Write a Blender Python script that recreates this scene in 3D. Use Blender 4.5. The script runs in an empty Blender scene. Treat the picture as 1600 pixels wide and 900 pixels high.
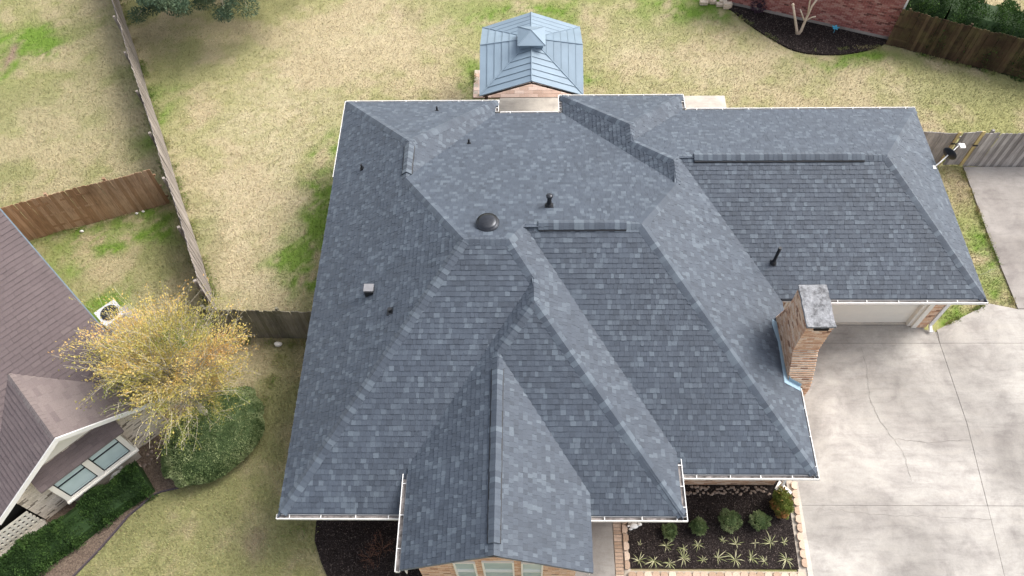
import bpy, math, random
import numpy as np
from mathutils import Vector, Matrix

# ------------------------------------------------------------------ scene, camera, light
C = bpy.context.scene
COL = C.collection
C.render.resolution_x, C.render.resolution_y = 1024, 576
random.seed(7)
RNG = np.random.default_rng(11)

HC = 23.5                                   # drone height above the lawn in metres
FPX = 1237.49                               # focal length for a 1600 pixel wide frame
PITCH, YAW, ROLL = math.radians(58.1247), math.radians(-2.0481), math.radians(-1.8080)
FW = np.array([math.sin(YAW)*math.cos(PITCH), math.cos(YAW)*math.cos(PITCH), -math.sin(PITCH)])
RT = np.array([math.cos(YAW), -math.sin(YAW), 0.0]); UP = np.cross(RT, FW)
RT2 = RT*math.cos(ROLL)+UP*math.sin(ROLL); UP2 = -RT*math.sin(ROLL)+UP*math.cos(ROLL)
cam = bpy.data.cameras.new('camera'); cam_o = bpy.data.objects.new('camera', cam); COL.objects.link(cam_o)
cam.sensor_width = 36; cam.lens = 36*FPX/1600; cam.clip_end = 2000
M = Matrix.Identity(4)
for i in range(3):
    M[i][0] = RT2[i]; M[i][1] = UP2[i]; M[i][2] = -FW[i]
M[2][3] = HC
cam_o.matrix_world = M
C.camera = cam_o

SUN_AZ, SUN_EL = 64.0, 50.0                  # azimuth clockwise from +Y (the back yard side)
w = bpy.data.worlds.new('World'); C.world = w; w.use_nodes = True
nt = w.node_tree; nt.nodes.clear()
sky = nt.nodes.new('ShaderNodeTexSky'); sky.sky_type = 'NISHITA'; sky.sun_disc = False
sky.sun_elevation = math.radians(SUN_EL); sky.sun_rotation = math.radians(SUN_AZ)
sky.air_density = 1.0; sky.dust_density = 5.0; sky.ozone_density = 1.0
bg = nt.nodes.new('ShaderNodeBackground'); bg.inputs[1].default_value = 0.15
wo = nt.nodes.new('ShaderNodeOutputWorld')
hs = nt.nodes.new('ShaderNodeHueSaturation'); hs.inputs['Saturation'].default_value = .42   # thin high cloud: a paler sky
nt.links.new(sky.outputs[0], hs.inputs['Color']); nt.links.new(hs.outputs[0], bg.inputs[0]); nt.links.new(bg.outputs[0], wo.inputs[0])
sl = bpy.data.lights.new('sun', 'SUN'); sl.energy = 1.05; sl.angle = math.radians(28); sl.color = (1.0, 0.96, 0.90)
so = bpy.data.objects.new('sun', sl); COL.objects.link(so); so.location = (20, 20, 40)
az, el = math.radians(SUN_AZ), math.radians(SUN_EL)
sd = Vector((math.sin(az)*math.cos(el), math.cos(az)*math.cos(el), math.sin(el)))
so.rotation_euler = sd.to_track_quat('Z', 'Y').to_euler()
C.view_settings.view_transform = 'Standard'; C.view_settings.look = 'None'
C.view_settings.exposure = 1.12; C.view_settings.gamma = 1.0
try: C.view_settings.use_curve_mapping = False
except Exception: pass

# ------------------------------------------------------------------ materials
def srgb(r, g, b):
    f = lambda c: (c/255/12.92) if c/255 <= .04045 else ((c/255+.055)/1.055)**2.4
    return (f(r), f(g), f(b), 1)

class NT:
    def __init__(s, name, rough=.9, spec=.3, metal=0.0):
        s.m = bpy.data.materials.new(name); s.m.use_nodes = True
        s.t = s.m.node_tree; s.b = s.t.nodes['Principled BSDF']
        s.b.inputs['Roughness'].default_value = rough
        s.b.inputs['Specular IOR Level'].default_value = spec
        s.b.inputs['Metallic'].default_value = metal
    def n(s, typ, **k):
        x = s.t.nodes.new(typ)
        for a, b in k.items(): setattr(x, a, b)
        return x
    def l(s, a, b): s.t.links.new(a, b)
    def coord(s, kind='Object'): return s.n('ShaderNodeTexCoord').outputs[kind]
    def pos(s): return s.n('ShaderNodeNewGeometry').outputs['Position']
    def noise(s, vec, scale, detail=3, rough=.6, dist=0.0):
        x = s.n('ShaderNodeTexNoise'); x.inputs['Scale'].default_value = scale
        x.inputs['Detail'].default_value = detail; x.inputs['Roughness'].default_value = rough
        x.inputs['Distortion'].default_value = dist
        s.l(vec, x.inputs['Vector']); return x.outputs['Fac']
    def ramp(s, fac, stops, interp='LINEAR'):
        x = s.n('ShaderNodeValToRGB'); e = x.color_ramp.elements; x.color_ramp.interpolation = interp
        while len(e) < len(stops): e.new(.5)
        for i, (p, c) in enumerate(stops):
            e[i].position = p; e[i].color = c if len(c) == 4 else (*c, 1)
        s.l(fac, x.inputs[0]); return x.outputs[0]
    def mix(s, fac, a, b, mode='MIX'):
        x = s.n('ShaderNodeMix', data_type='RGBA', blend_type=mode)
        if isinstance(fac, float): x.inputs[0].default_value = fac
        else: s.l(fac, x.inputs[0])
        for v, i in ((a, 6), (b, 7)):
            if isinstance(v, tuple): x.inputs[i].default_value = v if len(v) == 4 else (*v, 1)
            else: s.l(v, x.inputs[i])
        return x.outputs[2]
    def attr(s, name, out='Fac'):
        x = s.n('ShaderNodeAttribute'); x.attribute_name = name; return x.outputs[out]
    def grey(s, fac, lo, hi):
        return s.ramp(fac, [(0.25, (lo, lo, lo, 1)), (0.75, (hi, hi, hi, 1))])
    def bump(s, h, strength=.3, dist=.02):
        x = s.n('ShaderNodeBump'); x.inputs['Strength'].default_value = strength
        x.inputs['Distance'].default_value = dist; s.l(h, x.inputs['Height'])
        s.l(x.outputs[0], s.b.inputs['Normal'])
    def base(s, c):
        if isinstance(c, tuple): s.b.inputs['Base Color'].default_value = c
        else: s.l(c, s.b.inputs['Base Color'])

def m_plain(name, col, rough=.6, spec=.4, metal=0.0, var=.12, scale=6):
    k = NT(name, rough, spec, metal)
    f = k.noise(k.pos(), scale, 4)
    k.base(k.mix(1.0, col, k.grey(f, 1-var, 1+var), 'MULTIPLY')); return k.m

def m_shingle(name, dark, mid, light, var=.2):
    k = NT(name, .68, .45); p = k.pos(); k.b.inputs['Sheen Weight'].default_value = .24; k.b.inputs['Sheen Roughness'].default_value = .45; k.b.inputs['Sheen Tint'].default_value = (.82, .91, 1, 1)
    base = k.ramp(k.attr('tone'), [(0, dark), (.45, mid), (1, light)])
    g = k.noise(p, 55, 2, .8); wthr = k.noise(p, .55, 4, .6)
    c = k.mix(1.0, base, k.grey(g, 1-var, 1+var), 'MULTIPLY')
    c = k.mix(1.0, c, k.grey(wthr, .90, 1.12), 'MULTIPLY')
    k.base(c); k.bump(g, .35, .006); return k.m
M_SH = m_shingle('charcoal_asphalt_shingle', (.027, .036, .051), (.045, .058, .079), (.086, .108, .133))
M_NSH = m_shingle('brown_asphalt_shingle', (.074, .054, .054), (.104, .078, .078), (.165, .132, .122), .3)

def m_brick(name, a, b, c, d):
    k = NT(name, .9, .2); p = k.pos()
    base = k.ramp(k.attr('tone'), [(0, a), (.35, b), (.7, c), (1, d)])
    g = k.noise(p, 30, 4, .7)
    k.base(k.mix(1.0, base, k.grey(g, .72, 1.25), 'MULTIPLY')); k.bump(g, .5, .006); return k.m
M_BR = m_brick('buff_orange_brick', (.22, .12, .08), (.52, .30, .19), (.64, .43, .29), (.70, .54, .41))
M_NBR = m_brick('beige_brick', (.17, .14, .11), (.52, .45, .36), (.64, .56, .46), (.70, .62, .53))
M_RBR = m_brick('red_brick', (.13, .06, .055), (.26, .10, .09), (.33, .14, .125), (.40, .24, .21))
M_MORT = m_plain('mortar', (.42, .37, .31, 1), .95, .1, var=.2, scale=9)
def m_brickwall(name, a, b, mortar):
    k = NT(name, .9, .15); g = k.n('ShaderNodeNewGeometry'); sx = k.n('ShaderNodeSeparateXYZ'); k.l(g.outputs['Position'], sx.inputs[0])
    ad = k.n('ShaderNodeMath', operation='ADD'); k.l(sx.outputs[0], ad.inputs[0]); k.l(sx.outputs[1], ad.inputs[1])
    cb = k.n('ShaderNodeCombineXYZ'); k.l(ad.outputs[0], cb.inputs[0]); k.l(sx.outputs[2], cb.inputs[1])
    t = k.n('ShaderNodeTexBrick'); k.l(cb.outputs[0], t.inputs['Vector']); t.inputs['Scale'].default_value = 1
    t.inputs['Brick Width'].default_value = .2; t.inputs['Row Height'].default_value = .068; t.inputs['Mortar Size'].default_value = .005
    t.inputs['Color1'].default_value = a; t.inputs['Color2'].default_value = b; t.inputs['Mortar'].default_value = mortar
    f = k.noise(g.outputs['Position'], 12, 4); k.base(k.mix(1.0, t.outputs['Color'], k.grey(f, .75, 1.2), 'MULTIPLY')); return k.m
M_HWALL = m_brickwall('buff_brick_wall', (.42, .25, .16, 1), (.60, .43, .30, 1), (.42, .37, .31, 1))
M_NWALL = m_brickwall('beige_brick_wall', (.46, .39, .31, 1), (.62, .54, .45, 1), (.42, .37, .31, 1))
M_WHITE = m_plain('white_painted_metal', (.70, .69, .67, 1), .5, .35, var=.08, scale=3)
M_CREAM = m_plain('cream_paint', (.72, .69, .62, 1), .55, .3, var=.04, scale=1.5)
M_DIRT = m_plain('gutter_debris', (.22, .20, .19, 1), .95, .1, var=.8, scale=7)
M_BLACK = m_plain('black_rubber', (.012, .013, .016, 1), .5, .4)
M_GALV = m_plain('dark_galvanised_metal', (.035, .038, .045, 1), .28, .5, .6, var=.3, scale=9)
M_BLUE = m_plain('pale_blue_flashing', (.27, .38, .46, 1), .7, .3, var=.10)
M_SOFF = m_plain('soffit_paint', (.62, .60, .56, 1), .7, .2)
M_STONE = m_plain('river_stone', (.27, .21, .17, 1), .8, .3, var=.45, scale=8)
M_STAT = m_plain('white_plaster', (.78, .76, .72, 1), .7, .3, var=.08, scale=20)
M_BLK = m_plain('shade_and_soot_black', (.02, .018, .016, 1), .9, .1)  # flat black: painted shade at the porch, soot on the chimney

def m_glass():
    k = NT('window_glass', .08, .6)
    f = k.noise(k.pos(), 1.4, 2)
    k.base(k.ramp(f, [(.3, (.40, .50, .50, 1)), (.7, (.52, .62, .62, 1))])); return k.m
M_GLASS = m_glass()

def m_metalroof():
    k = NT('blue_grey_steel_panel', .6, .4, .05); f = k.noise(k.pos(), 1.3, 4)
    k.base(k.mix(1.0, (.185, .245, .30, 1), k.grey(f, .88, 1.12), 'MULTIPLY')); return k.m
M_STEEL = m_metalroof()
M_SEAM = m_plain('dark_blue_grey_trim', (.13, .18, .22, 1), .5, .4, .1)  # darker blue-grey for the gazebo seam ribs and the side rake board

def m_cap():
    k = NT('weathered_concrete_cap', .95, .2); p = k.pos()
    a = k.noise(p, 5, 6, .75); b = k.noise(p, 28, 4, .8)
    c = k.ramp(a, [(.36, (.10, .10, .105, 1)), (.48, (.21, .215, .225, 1)), (.64, (.31, .315, .33, 1))])
    k.base(k.mix(1.0, c, k.grey(b, .6, 1.25), 'MULTIPLY')); k.bump(a, .6, .03); return k.m
M_CAP = m_cap()

def m_concrete(name, lo, hi, stain=1.0):
    k = NT(name, .9, .2); p = k.pos()
    big = k.noise(p, .28, 5, .62, .8); mid = k.noise(p, 1.3, 6, .7, .4); fine = k.noise(p, 26, 3, .8)
    c = k.ramp(big, [(.30, lo), (.50, tuple(.5*(lo[i]+hi[i]) for i in range(3))+(1,)), (.64, hi)])
    c = k.mix(1.0, c, k.ramp(mid, [(.30, (.74, .72, .72, 1)), (.5, (.97, .96, .95, 1)), (.7, (1.10, 1.09, 1.07, 1))]), 'MULTIPLY')
    mp = k.n('ShaderNodeMapping'); mp.inputs['Scale'].default_value = (.9, 4.5, 1); k.l(p, mp.inputs[0])
    st = k.noise(mp.outputs[0], .9, 6, .75, .3)
    c = k.mix(1.0, c, k.ramp(st, [(.34, (.84, .83, .83, 1)), (.5, (1, 1, 1, 1)), (.68, (1.06, 1.05, 1.03, 1))]), 'MULTIPLY')
    # darker tyre-worn and mildewed patches
    bl = k.noise(p, .17, 3, .55, 1.4)
    c = k.mix(k.ramp(bl, [(.50, (0, 0, 0, 1)), (.68, (.40*stain,)*3+(1,))]), c, k.mix(1.0, c, (.62, .59, .59, 1), 'MULTIPLY'))
    c = k.mix(1.0, c, k.grey(fine, .90, 1.10), 'MULTIPLY')
    k.base(c); k.bump(fine, .25, .005); return k.m
M_CONC = m_concrete('driveway_concrete', (.245, .232, .216, 1), (.42, .402, .375, 1))
M_CONC2 = m_concrete('rough_grey_concrete', (.215, .198, .185, 1), (.34, .32, .30, 1), .8)
M_PATIO = m_concrete('cream_patio_concrete', (.40, .365, .32, 1), (.56, .525, .47, 1), .3)
M_JOINT = m_plain('joint_filler', (.19, .175, .16, 1), .95, .1, var=.4, scale=12)

def m_wood(name, a, b, c, green=.0):
    k = NT(name, .9, .15)
    oi = k.n('ShaderNodeObjectInfo').outputs['Random']; p = k.pos()
    base = k.ramp(oi, [(0, a), (.5, b), (1, c)])
    mp = k.n('ShaderNodeMapping'); mp.inputs['Scale'].default_value = (16, 16, 1.2); k.l(p, mp.inputs[0])
    g = k.noise(mp.outputs[0], 2.2, 5, .7); big = k.noise(p, .8, 3, .6)
    c_ = k.mix(1.0, base, k.grey(g, .6, 1.35), 'MULTIPLY')
    c_ = k.mix(1.0, c_, k.grey(big, .75, 1.25), 'MULTIPLY')
    if green: c_ = k.mix(k.ramp(k.noise(p, 1.7, 4, .7), [(.45, (0, 0, 0, 1)), (.7, (green,)*3+(1,))]), c_, (.13, .13, .05, 1))
    k.base(c_); k.bump(g, .4, .01); return k.m
M_WGREY = m_wood('silvered_cedar', (.20, .175, .155, 1), (.26, .23, .205, 1), (.32, .285, .255, 1))
M_WBROWN = m_wood('stained_brown_cedar', (.24, .145, .085, 1), (.29, .185, .115, 1), (.35, .24, .16, 1))
M_WGREEN = m_wood('mossy_grey_cedar', (.14, .13, .10, 1), (.18, .165, .13, 1), (.22, .20, .165, 1), .35)
M_WDARK = m_wood('dark_mossy_cedar', (.036, .024, .016, 1), (.058, .038, .024, 1), (.10, .068, .042, 1), .35)
M_WGATE = m_wood('grey_gate_cedar', (.20, .185, .175, 1), (.30, .28, .265, 1), (.42, .395, .375, 1))
M_WYEL = m_wood('fresh_yellow_pine', (.42, .34, .16, 1), (.46, .37, .18, 1), (.50, .40, .2, 1))
M_LATT = m_plain('cream_lattice', (.66, .62, .53, 1), .7, .2)

def m_bark(name, a, b):
    k = NT(name, .95, .15); f = k.noise(k.pos(), 14, 5, .7)
    k.base(k.ramp(f, [(.3, a), (.7, b)])); k.bump(f, .5, .01); return k.m
M_BARK = m_bark('grey_green_bark', (.26, .23, .17, 1), (.52, .48, .37, 1))
M_PALE = m_bark('pale_peeling_bark', (.40, .32, .24, 1), (.66, .57, .46, 1))
M_TWIG = m_bark('brown_twig', (.16, .08, .055, 1), (.26, .14, .09, 1))

def m_leaf(name, stops, trans=.25):
    k = NT(name, .7, .25); base = k.ramp(k.attr('tone'), stops)
    k.base(base); tr = k.n('ShaderNodeBsdfTranslucent'); k.l(base, tr.inputs[0])
    mx = k.n('ShaderNodeMixShader'); mx.inputs[0].default_value = trans
    out = k.t.nodes['Material Output']
    k.l(k.b.outputs[0], mx.inputs[1]); k.l(tr.outputs[0], mx.inputs[2]); k.l(mx.outputs[0], out.inputs[0]); return k.m
M_LYEL = m_leaf('yellow_autumn_leaf', [(0, (.17, .20, .05, 1)), (.35, (.42, .37, .10, 1)), (.7, (.60, .47, .15, 1)), (1, (.62, .38, .14, 1))])
M_LGRN = m_leaf('dark_green_leaf', [(0, (.020, .045, .012, 1)), (.5, (.045, .095, .022, 1)), (1, (.09, .16, .04, 1))], .15)
M_LBOX = m_leaf('mid_green_leaf', [(0, (.05, .085, .03, 1)), (.5, (.15, .205, .08, 1)), (1, (.33, .38, .19, 1))], .2)
M_LOAK = m_leaf('blue_green_leaf', [(0, (.03, .055, .035, 1)), (.5, (.065, .105, .06, 1)), (1, (.14, .19, .11, 1))], .15)
M_LSTR = m_leaf('pale_striped_strap_leaf', [(0, (.13, .16, .05, 1)), (.5, (.30, .32, .15, 1)), (1, (.50, .47, .31, 1))], .1)
M_LRED = m_leaf('reddish_shrub_leaf', [(0, (.12, .16, .03, 1)), (.6, (.20, .20, .05, 1)), (1, (.34, .16, .06, 1))], .2)
M_GRASS = None
def m_ground():
    k = NT('winter_lawn', .95, .1); p = k.pos(); a = k.attr('gcol', 'Color')
    f1 = k.noise(p, 38, 3, .85); f2 = k.noise(p, 9, 5, .8); f3 = k.noise(p, 2.2, 4, .65)
    c = k.mix(1.0, a, k.grey(f1, .72, 1.22), 'MULTIPLY')
    c = k.mix(1.0, c, k.grey(f2, .88, 1.10), 'MULTIPLY')
    c = k.mix(1.0, c, k.grey(f3, .90, 1.10), 'MULTIPLY')
    k.base(c); k.bump(f1, .6, .03); return k.m
M_GROUND = m_ground()
def m_blade():
    k = NT('grass_blade', .85, .15); k.base(k.attr('gcol', 'Color')); return k.m
M_BLADE = m_blade()
def m_mulch():
    k = NT('black_mulch', .97, .1); p = k.pos(); f = k.noise(p, 22, 4, .85); b = k.noise(p, 2, 4, .6)
    c = k.ramp(f, [(.35, (.008, .006, .006, 1)), (.55, (.026, .020, .019, 1)), (.75, (.075, .06, .055, 1))])
    k.base(k.mix(1.0, c, k.grey(b, .7, 1.35), 'MULTIPLY')); k.bump(f, .9, .05); return k.m
M_MULCH = m_mulch()
M_CHIP = m_leaf('mulch_chip', [(0, (.014, .011, .010, 1)), (.6, (.055, .043, .038, 1)), (1, (.19, .15, .13, 1))], 0.0)
M_BLUEPLAS = m_plain('sky_blue_plastic', (.08, .42, .62, 1), .4, .4)
M_PAVER = m_brick('pink_paver', (.40, .28, .22), (.50, .36, .29), (.55, .41, .34), (.60, .47, .40))
M_EDGE = m_brick('tan_edging_stone', (.34, .24, .17), (.45, .33, .25), (.52, .40, .31), (.58, .47, .37))

# ------------------------------------------------------------------ mesh helpers
ORG = {}                                    # frame-space origin of every parent

class MB:
    """collects faces; build() links them as ONE mesh object"""
    def __init__(s): s.v = []; s.f = []; s.t = []
    def add(s, vs, fs, tone=.5):
        b = len(s.v); s.v += [tuple(v) for v in vs]
        s.f += [tuple(i+b for i in f) for f in fs]; s.t += [tone]*len(fs); return s
    def box(s, x0, x1, y0, y1, z0, z1, tone=.5):
        return s.add([(x0,y0,z0),(x1,y0,z0),(x1,y1,z0),(x0,y1,z0),(x0,y0,z1),(x1,y0,z1),(x1,y1,z1),(x0,y1,z1)],
                     [(0,3,2,1),(4,5,6,7),(0,1,5,4),(1,2,6,5),(2,3,7,6),(3,0,4,7)], tone)
    def obox(s, a, b, wdt, z0, z1, tone=.5):
        """upright box whose centre line runs a->b in plan"""
        a = Vector((a[0], a[1])); b = Vector((b[0], b[1])); d = (b-a).normalized(); n = Vector((-d.y, d.x))*wdt/2
        q = [a-n, b-n, b+n, a+n]
        return s.add([(p.x, p.y, z0) for p in q]+[(p.x, p.y, z1) for p in q],
                     [(0,3,2,1),(4,5,6,7),(0,1,5,4),(1,2,6,5),(2,3,7,6),(3,0,4,7)], tone)
    def prism(s, pts, z0, z1, tone=.5):
        n = len(pts); z = lambda i, k: (k(pts[i]) if callable(k) else k)
        return s.add([(p[0], p[1], z(i, z0)) for i, p in enumerate(pts)]+[(p[0], p[1], z(i, z1)) for i, p in enumerate(pts)],
                     [tuple(range(n-1, -1, -1)), tuple(range(n, 2*n))]+[(i, (i+1) % n, n+(i+1) % n, n+i) for i in range(n)], tone)
    def tube(s, pts, rad, n=8, tone=.5, cap=True):
        pts = [Vector(p) for p in pts]; rad = rad if isinstance(rad, (list, tuple)) else [rad]*len(pts)
        base = len(s.v); prev = None
        for i, p in enumerate(pts):
            d = ((pts[min(i+1, len(pts)-1)]-pts[max(i-1, 0)])).normalized()
            if prev is None: u = d.orthogonal().normalized()
            else: u = (prev-d*prev.dot(d)).normalized()
            prev = u; v = d.cross(u)
            for k in range(n):
                a = 2*math.pi*k/n; s.v.append(tuple(p+(u*math.cos(a)+v*math.sin(a))*rad[i]))
        for i in range(len(pts)-1):
            for k in range(n):
                s.f.append((base+i*n+k, base+i*n+(k+1) % n, base+(i+1)*n+(k+1) % n, base+(i+1)*n+k)); s.t.append(tone)
        if cap:
            s.f.append(tuple(base+k for k in range(n-1, -1, -1))); s.t.append(tone)
            s.f.append(tuple(base+(len(pts)-1)*n+k for k in range(n))); s.t.append(tone)
        return s
    def lathe(s, c, prof, n=20, tone=.5, axis=None):
        """profile (r,z) around a vertical axis at c"""
        base = len(s.v)
        for r, z in prof:
            for k in range(n):
                a = 2*math.pi*k/n; s.v.append((c[0]+r*math.cos(a), c[1]+r*math.sin(a), c[2]+z))
        for i in range(len(prof)-1):
            for k in range(n):
                s.f.append((base+i*n+k, base+i*n+(k+1) % n, base+(i+1)*n+(k+1) % n, base+(i+1)*n+k)); s.t.append(tone)
        s.f.append(tuple(base+k for k in range(n-1, -1, -1))); s.t.append(tone)
        s.f.append(tuple(base+(len(prof)-1)*n+k for k in range(n))); s.t.append(tone)
        return s
    def blob(s, c, r, n=10, m=7, jit=.15, tone=.5, squash=(1, 1, 1)):
        base = len(s.v); c = Vector(c)
        for i in range(m+1):
            th = math.pi*i/m
            for k in range(n):
                a = 2*math.pi*k/n; j = 1+random.uniform(-jit, jit)
                s.v.append((c.x+r*j*squash[0]*math.sin(th)*math.cos(a), c.y+r*j*squash[1]*math.sin(th)*math.sin(a), c.z+r*j*squash[2]*math.cos(th)))
        for i in range(m):
            for k in range(n):
                s.f.append((base+i*n+k, base+(i+1)*n+k, base+(i+1)*n+(k+1) % n, base+i*n+(k+1) % n)); s.t.append(tone)
        return s
    def build(s, name, mat, parent=None, smooth=False, centre=True, **kw):
        return mk(name, s.v, s.f, mat, parent, s.t, smooth, centre, **kw)

def tag(o, label=None, cat=None, group=None, kind=None):
    if label: o['label'] = label
    if cat: o['category'] = cat
    if group: o['group'] = group
    if kind: o['kind'] = kind
    return o

def mk(name, v, f, mat, parent=None, tone=None, smooth=False, centre=True, label=None, cat=None, group=None, kind=None):
    v = np.asarray(v, dtype=np.float64).reshape(-1, 3)
    po = ORG.get(parent.name, np.zeros(3)) if parent else np.zeros(3)
    o_org = v.mean(axis=0) if centre else po
    if centre and parent is None: o_org = np.array([v[:,0].mean(), v[:,1].mean(), v[:,2].min()])
    me = bpy.data.meshes.new(name)
    me.from_pydata((v-o_org).tolist(), [], f); me.materials.append(mat)
    if tone is not None:
        a = me.attributes.new('tone', 'FLOAT', 'FACE'); a.data.foreach_set('value', np.asarray(tone, dtype=np.float32))
    if smooth: me.polygons.foreach_set('use_smooth', [True]*len(me.polygons))
    me.update()
    o = bpy.data.objects.new(name, me); COL.objects.link(o)
    o.location = Vector((o_org-po).tolist()) if parent else Vector(o_org.tolist())
    if parent: o.parent = parent
    ORG[o.name] = o_org
    return tag(o, label, cat, group, kind)

def thing(name, loc, label, cat, group=None, rz=0.0, frame=None):
    """Empty at the thing's base; frame = origin of the coordinates its parts are given in"""
    o = bpy.data.objects.new(name, None); COL.objects.link(o); o.location = loc; o.rotation_euler = (0, 0, rz)
    o.empty_display_size = .3
    ORG[o.name] = np.array(loc if frame is None else frame, dtype=float)
    return tag(o, label, cat, group)

def dup(o, parent, loc, rot=None, scale=None):
    c = o.copy(); COL.objects.link(c); c.parent = parent; c.location = loc
    if rot is not None: c.rotation_euler = rot
    if scale is not None: c.scale = scale
    return c

# numpy value noise -------------------------------------------------
def _h(ix, iy, s): 
    n = (ix*374761393+iy*668265263+s*1274126177) & 0xffffffff
    n = ((n ^ (n >> 13))*1274126177) & 0xffffffff
    return ((n ^ (n >> 16)) & 0xffff)/65535.0
def vnoise(x, y, s=0):
    ix = np.floor(x).astype(np.int64); iy = np.floor(y).astype(np.int64); fx = x-ix; fy = y-iy
    fx = fx*fx*(3-2*fx); fy = fy*fy*(3-2*fy)
    return (_h(ix,iy,s)*(1-fx)+_h(ix+1,iy,s)*fx)*(1-fy)+(_h(ix,iy+1,s)*(1-fx)+_h(ix+1,iy+1,s)*fx)*fy
def fbm(x, y, s=0, o=4):
    r = 0; a = .5; t = 0
    for i in range(o): r = r+a*vnoise(x*2**i, y*2**i, s+i*17); t += a; a *= .55
    return r/t

def at(u, v, z=0.0):
    """surveyed point: where the sight line of photo position (u,v) meets height z"""
    ray = FW+RT2*(u-800)/FPX-UP2*(v-450)/FPX
    t = (z-HC)/ray[2]; p = np.array([0, 0, HC])+ray*t
    return (float(p[0]), float(p[1]), float(p[2]))
def proj_scale(p):
    """size in pixels of one metre at p (1600 wide frame)"""
    q = np.array(p)-np.array([0, 0, HC]); return FPX/max(1.0, float(q@FW))

# ------------------------------------------------------------------ the lawn
def grass_field(x, y):
    """own colour of the winter lawn at (x, y): straw, olive and green patches, bare soil"""
    x = np.asarray(x, float); y = np.asarray(y, float)
    wx = x+1.2*(fbm(x*.7, y*.7, 3)-.5)*2; wy = y+1.2*(fbm(x*.7, y*.7, 9)-.5)*2
    big = fbm(x*.22+5, y*.22, 21); med = fbm(x*.75, y*.75, 33, 5)
    med2 = fbm(x*1.9+3, y*1.9+7, 71, 4); g = np.clip((big-.47)*3.2+.50+(med-.5)*3.4+(med2-.5)*2.2, 0, 1)*.72
    straw = np.zeros_like(x); lush = np.zeros_like(x); soil = np.zeros_like(x)
    def spot(a, u, v, rx, ry, s, z=0):
        cx, cy, _ = at(u, v); d = ((wx-cx)/(rx*1.2))**2+((wy-cy)/(ry*1.2))**2
        return np.maximum(a, s*np.exp(-d*1.2))
    for u, v, rx, ry, s in [(505,330,.75,1.6,1), (480,400,.7,1.5,1), (525,240,.35,1.0,.8), (465,440,.6,.8,.8),
                            (150,362,2.2,.5,1), (235,340,1.1,.6,.9), (30,75,1.6,.9,1.3), (5,100,1.0,.7,1.1),
                            (1340,95,1.6,.5,.6), (1090,12,2.0,.9,.7), (60,360,.8,.6,.8), (820,22,2.2,.9,.65),
                            (150,480,1.1,1.0,.5), (250,180,.5,1.6,.4), (1548,375,.5,1.0,.55), (1565,440,.45,.6,.5),
                            (1490,490,.5,.5,.6), (100,400,1,.7,.35), (750,125,.5,1.2,.5), (925,120,.5,.8,.5)]:
        lush = spot(lush, u, v, rx, ry, s)
    for u, v, rx, ry, s in [(430,190,3.0,3.4,.8), (390,330,1.6,3.2,1), (395,440,1.4,1.0,.8), (560,60,3.5,3,.5),
                            (80,200,3,2.0,.4), (1100,110,5,1.4,.5), (1300,130,4,1.0,.4), (390,850,.7,.5,.7),
                            (1000,90,2,2,.5), (140,410,1.3,.7,.4), (1560,410,.4,.5,.6)]:
        straw = spot(straw, u, v, rx, ry, s)
    for u, v, rx, ry, s in [(4,92,.35,.5,1.2), (640,25,.9,.4,.3), (392,855,.5,.4,.5), (1490,290,.35,.6,.5), (1425,200,.6,.5,.3)]:
        soil = spot(soil, u, v, rx, ry, s)
    olive = np.zeros_like(x)
    for u, v, rx, ry, s in [(450,620,1.6,3.2,1), (330,830,3.2,1.6,.8), (235,200,1.1,4.5,.7), (290,400,1.0,2.4,.9),
                            (230,450,1.6,.8,.6), (120,110,3,2.2,.6), (1250,120,2,.6,.4), (1500,150,2.5,1,.5), (300,60,3.5,1.2,.6)]:
        olive = spot(olive, u, v, rx, ry, s)
    hf = fbm(x*5+1, y*5+2, 91, 4); lush = np.clip(lush*(1.35+3.0*(med-.5)+3.2*(med2-.5)+2.6*(hf-.5)), 0, 1); straw = np.clip(straw*(1+2.4*(med-.5)+1.6*(hf-.5)), 0, 1)
    # the yard left of the long fence is greener and duller
    side = 1/(1+np.exp(-((-10.62-(y-13.53)*.482)-x)*1.6)); olive = np.maximum(olive, side*.50)
    olive = np.clip(olive*(1+2.0*(med-.5)), 0, 1); soil = np.clip(soil*(.4+1.2*med), 0, 1)
    c_s = np.array([.385, .325, .20]); c_g = np.array([.235, .250, .088]); c_l = np.array([.125, .215, .03])
    c_o = np.array([.205, .205, .095]); c_d = np.array([.26, .19, .14]); c_w = np.array([.46, .395, .265])
    def mixc(a, b, f): return a*(1-f[..., None])+b*f[..., None]
    c = mixc(np.broadcast_to(c_s, x.shape+(3,)), c_g, g)
    c = mixc(c, c_w, straw*.75); c = mixc(c, c_o, olive*.75); c = mixc(c, c_l, lush*.92); c = mixc(c, c_d, soil)
    return c

def axis(lo, hi, a, b, fine, coarse):
    l = list(np.arange(a, b, fine)); 
    q = [a]; st = fine
    while q[-1] > lo: st = min(st*1.6, coarse); q.append(q[-1]-st)
    p = [l[-1]]; st = fine
    while p[-1] < hi: st = min(st*1.6, coarse); p.append(p[-1]+st)
    return np.array(q[:0:-1]+l+p[1:])
gx = axis(-600, 600, -27, 22, .20, 60); gy = axis(-600, 600, 3, 37, .20, 60)
GX, GY = np.meshgrid(gx, gy)
nx, ny = len(gx), len(gy)
GZ = np.zeros_like(GX)
inn = (GX > -27) & (GX < 22) & (GY > 3) & (GY < 37)
GZ[inn] = .02*(fbm(GX[inn]*.9, GY[inn]*.9, 5)-.5)-.03
GZ[~inn] = -.03
idx = np.arange(nx*ny).reshape(ny, nx)
quads = np.stack([idx[:-1,:-1], idx[:-1,1:], idx[1:,1:], idx[1:,:-1]], -1).reshape(-1, 4)
me = bpy.data.meshes.new('lawn')
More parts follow.
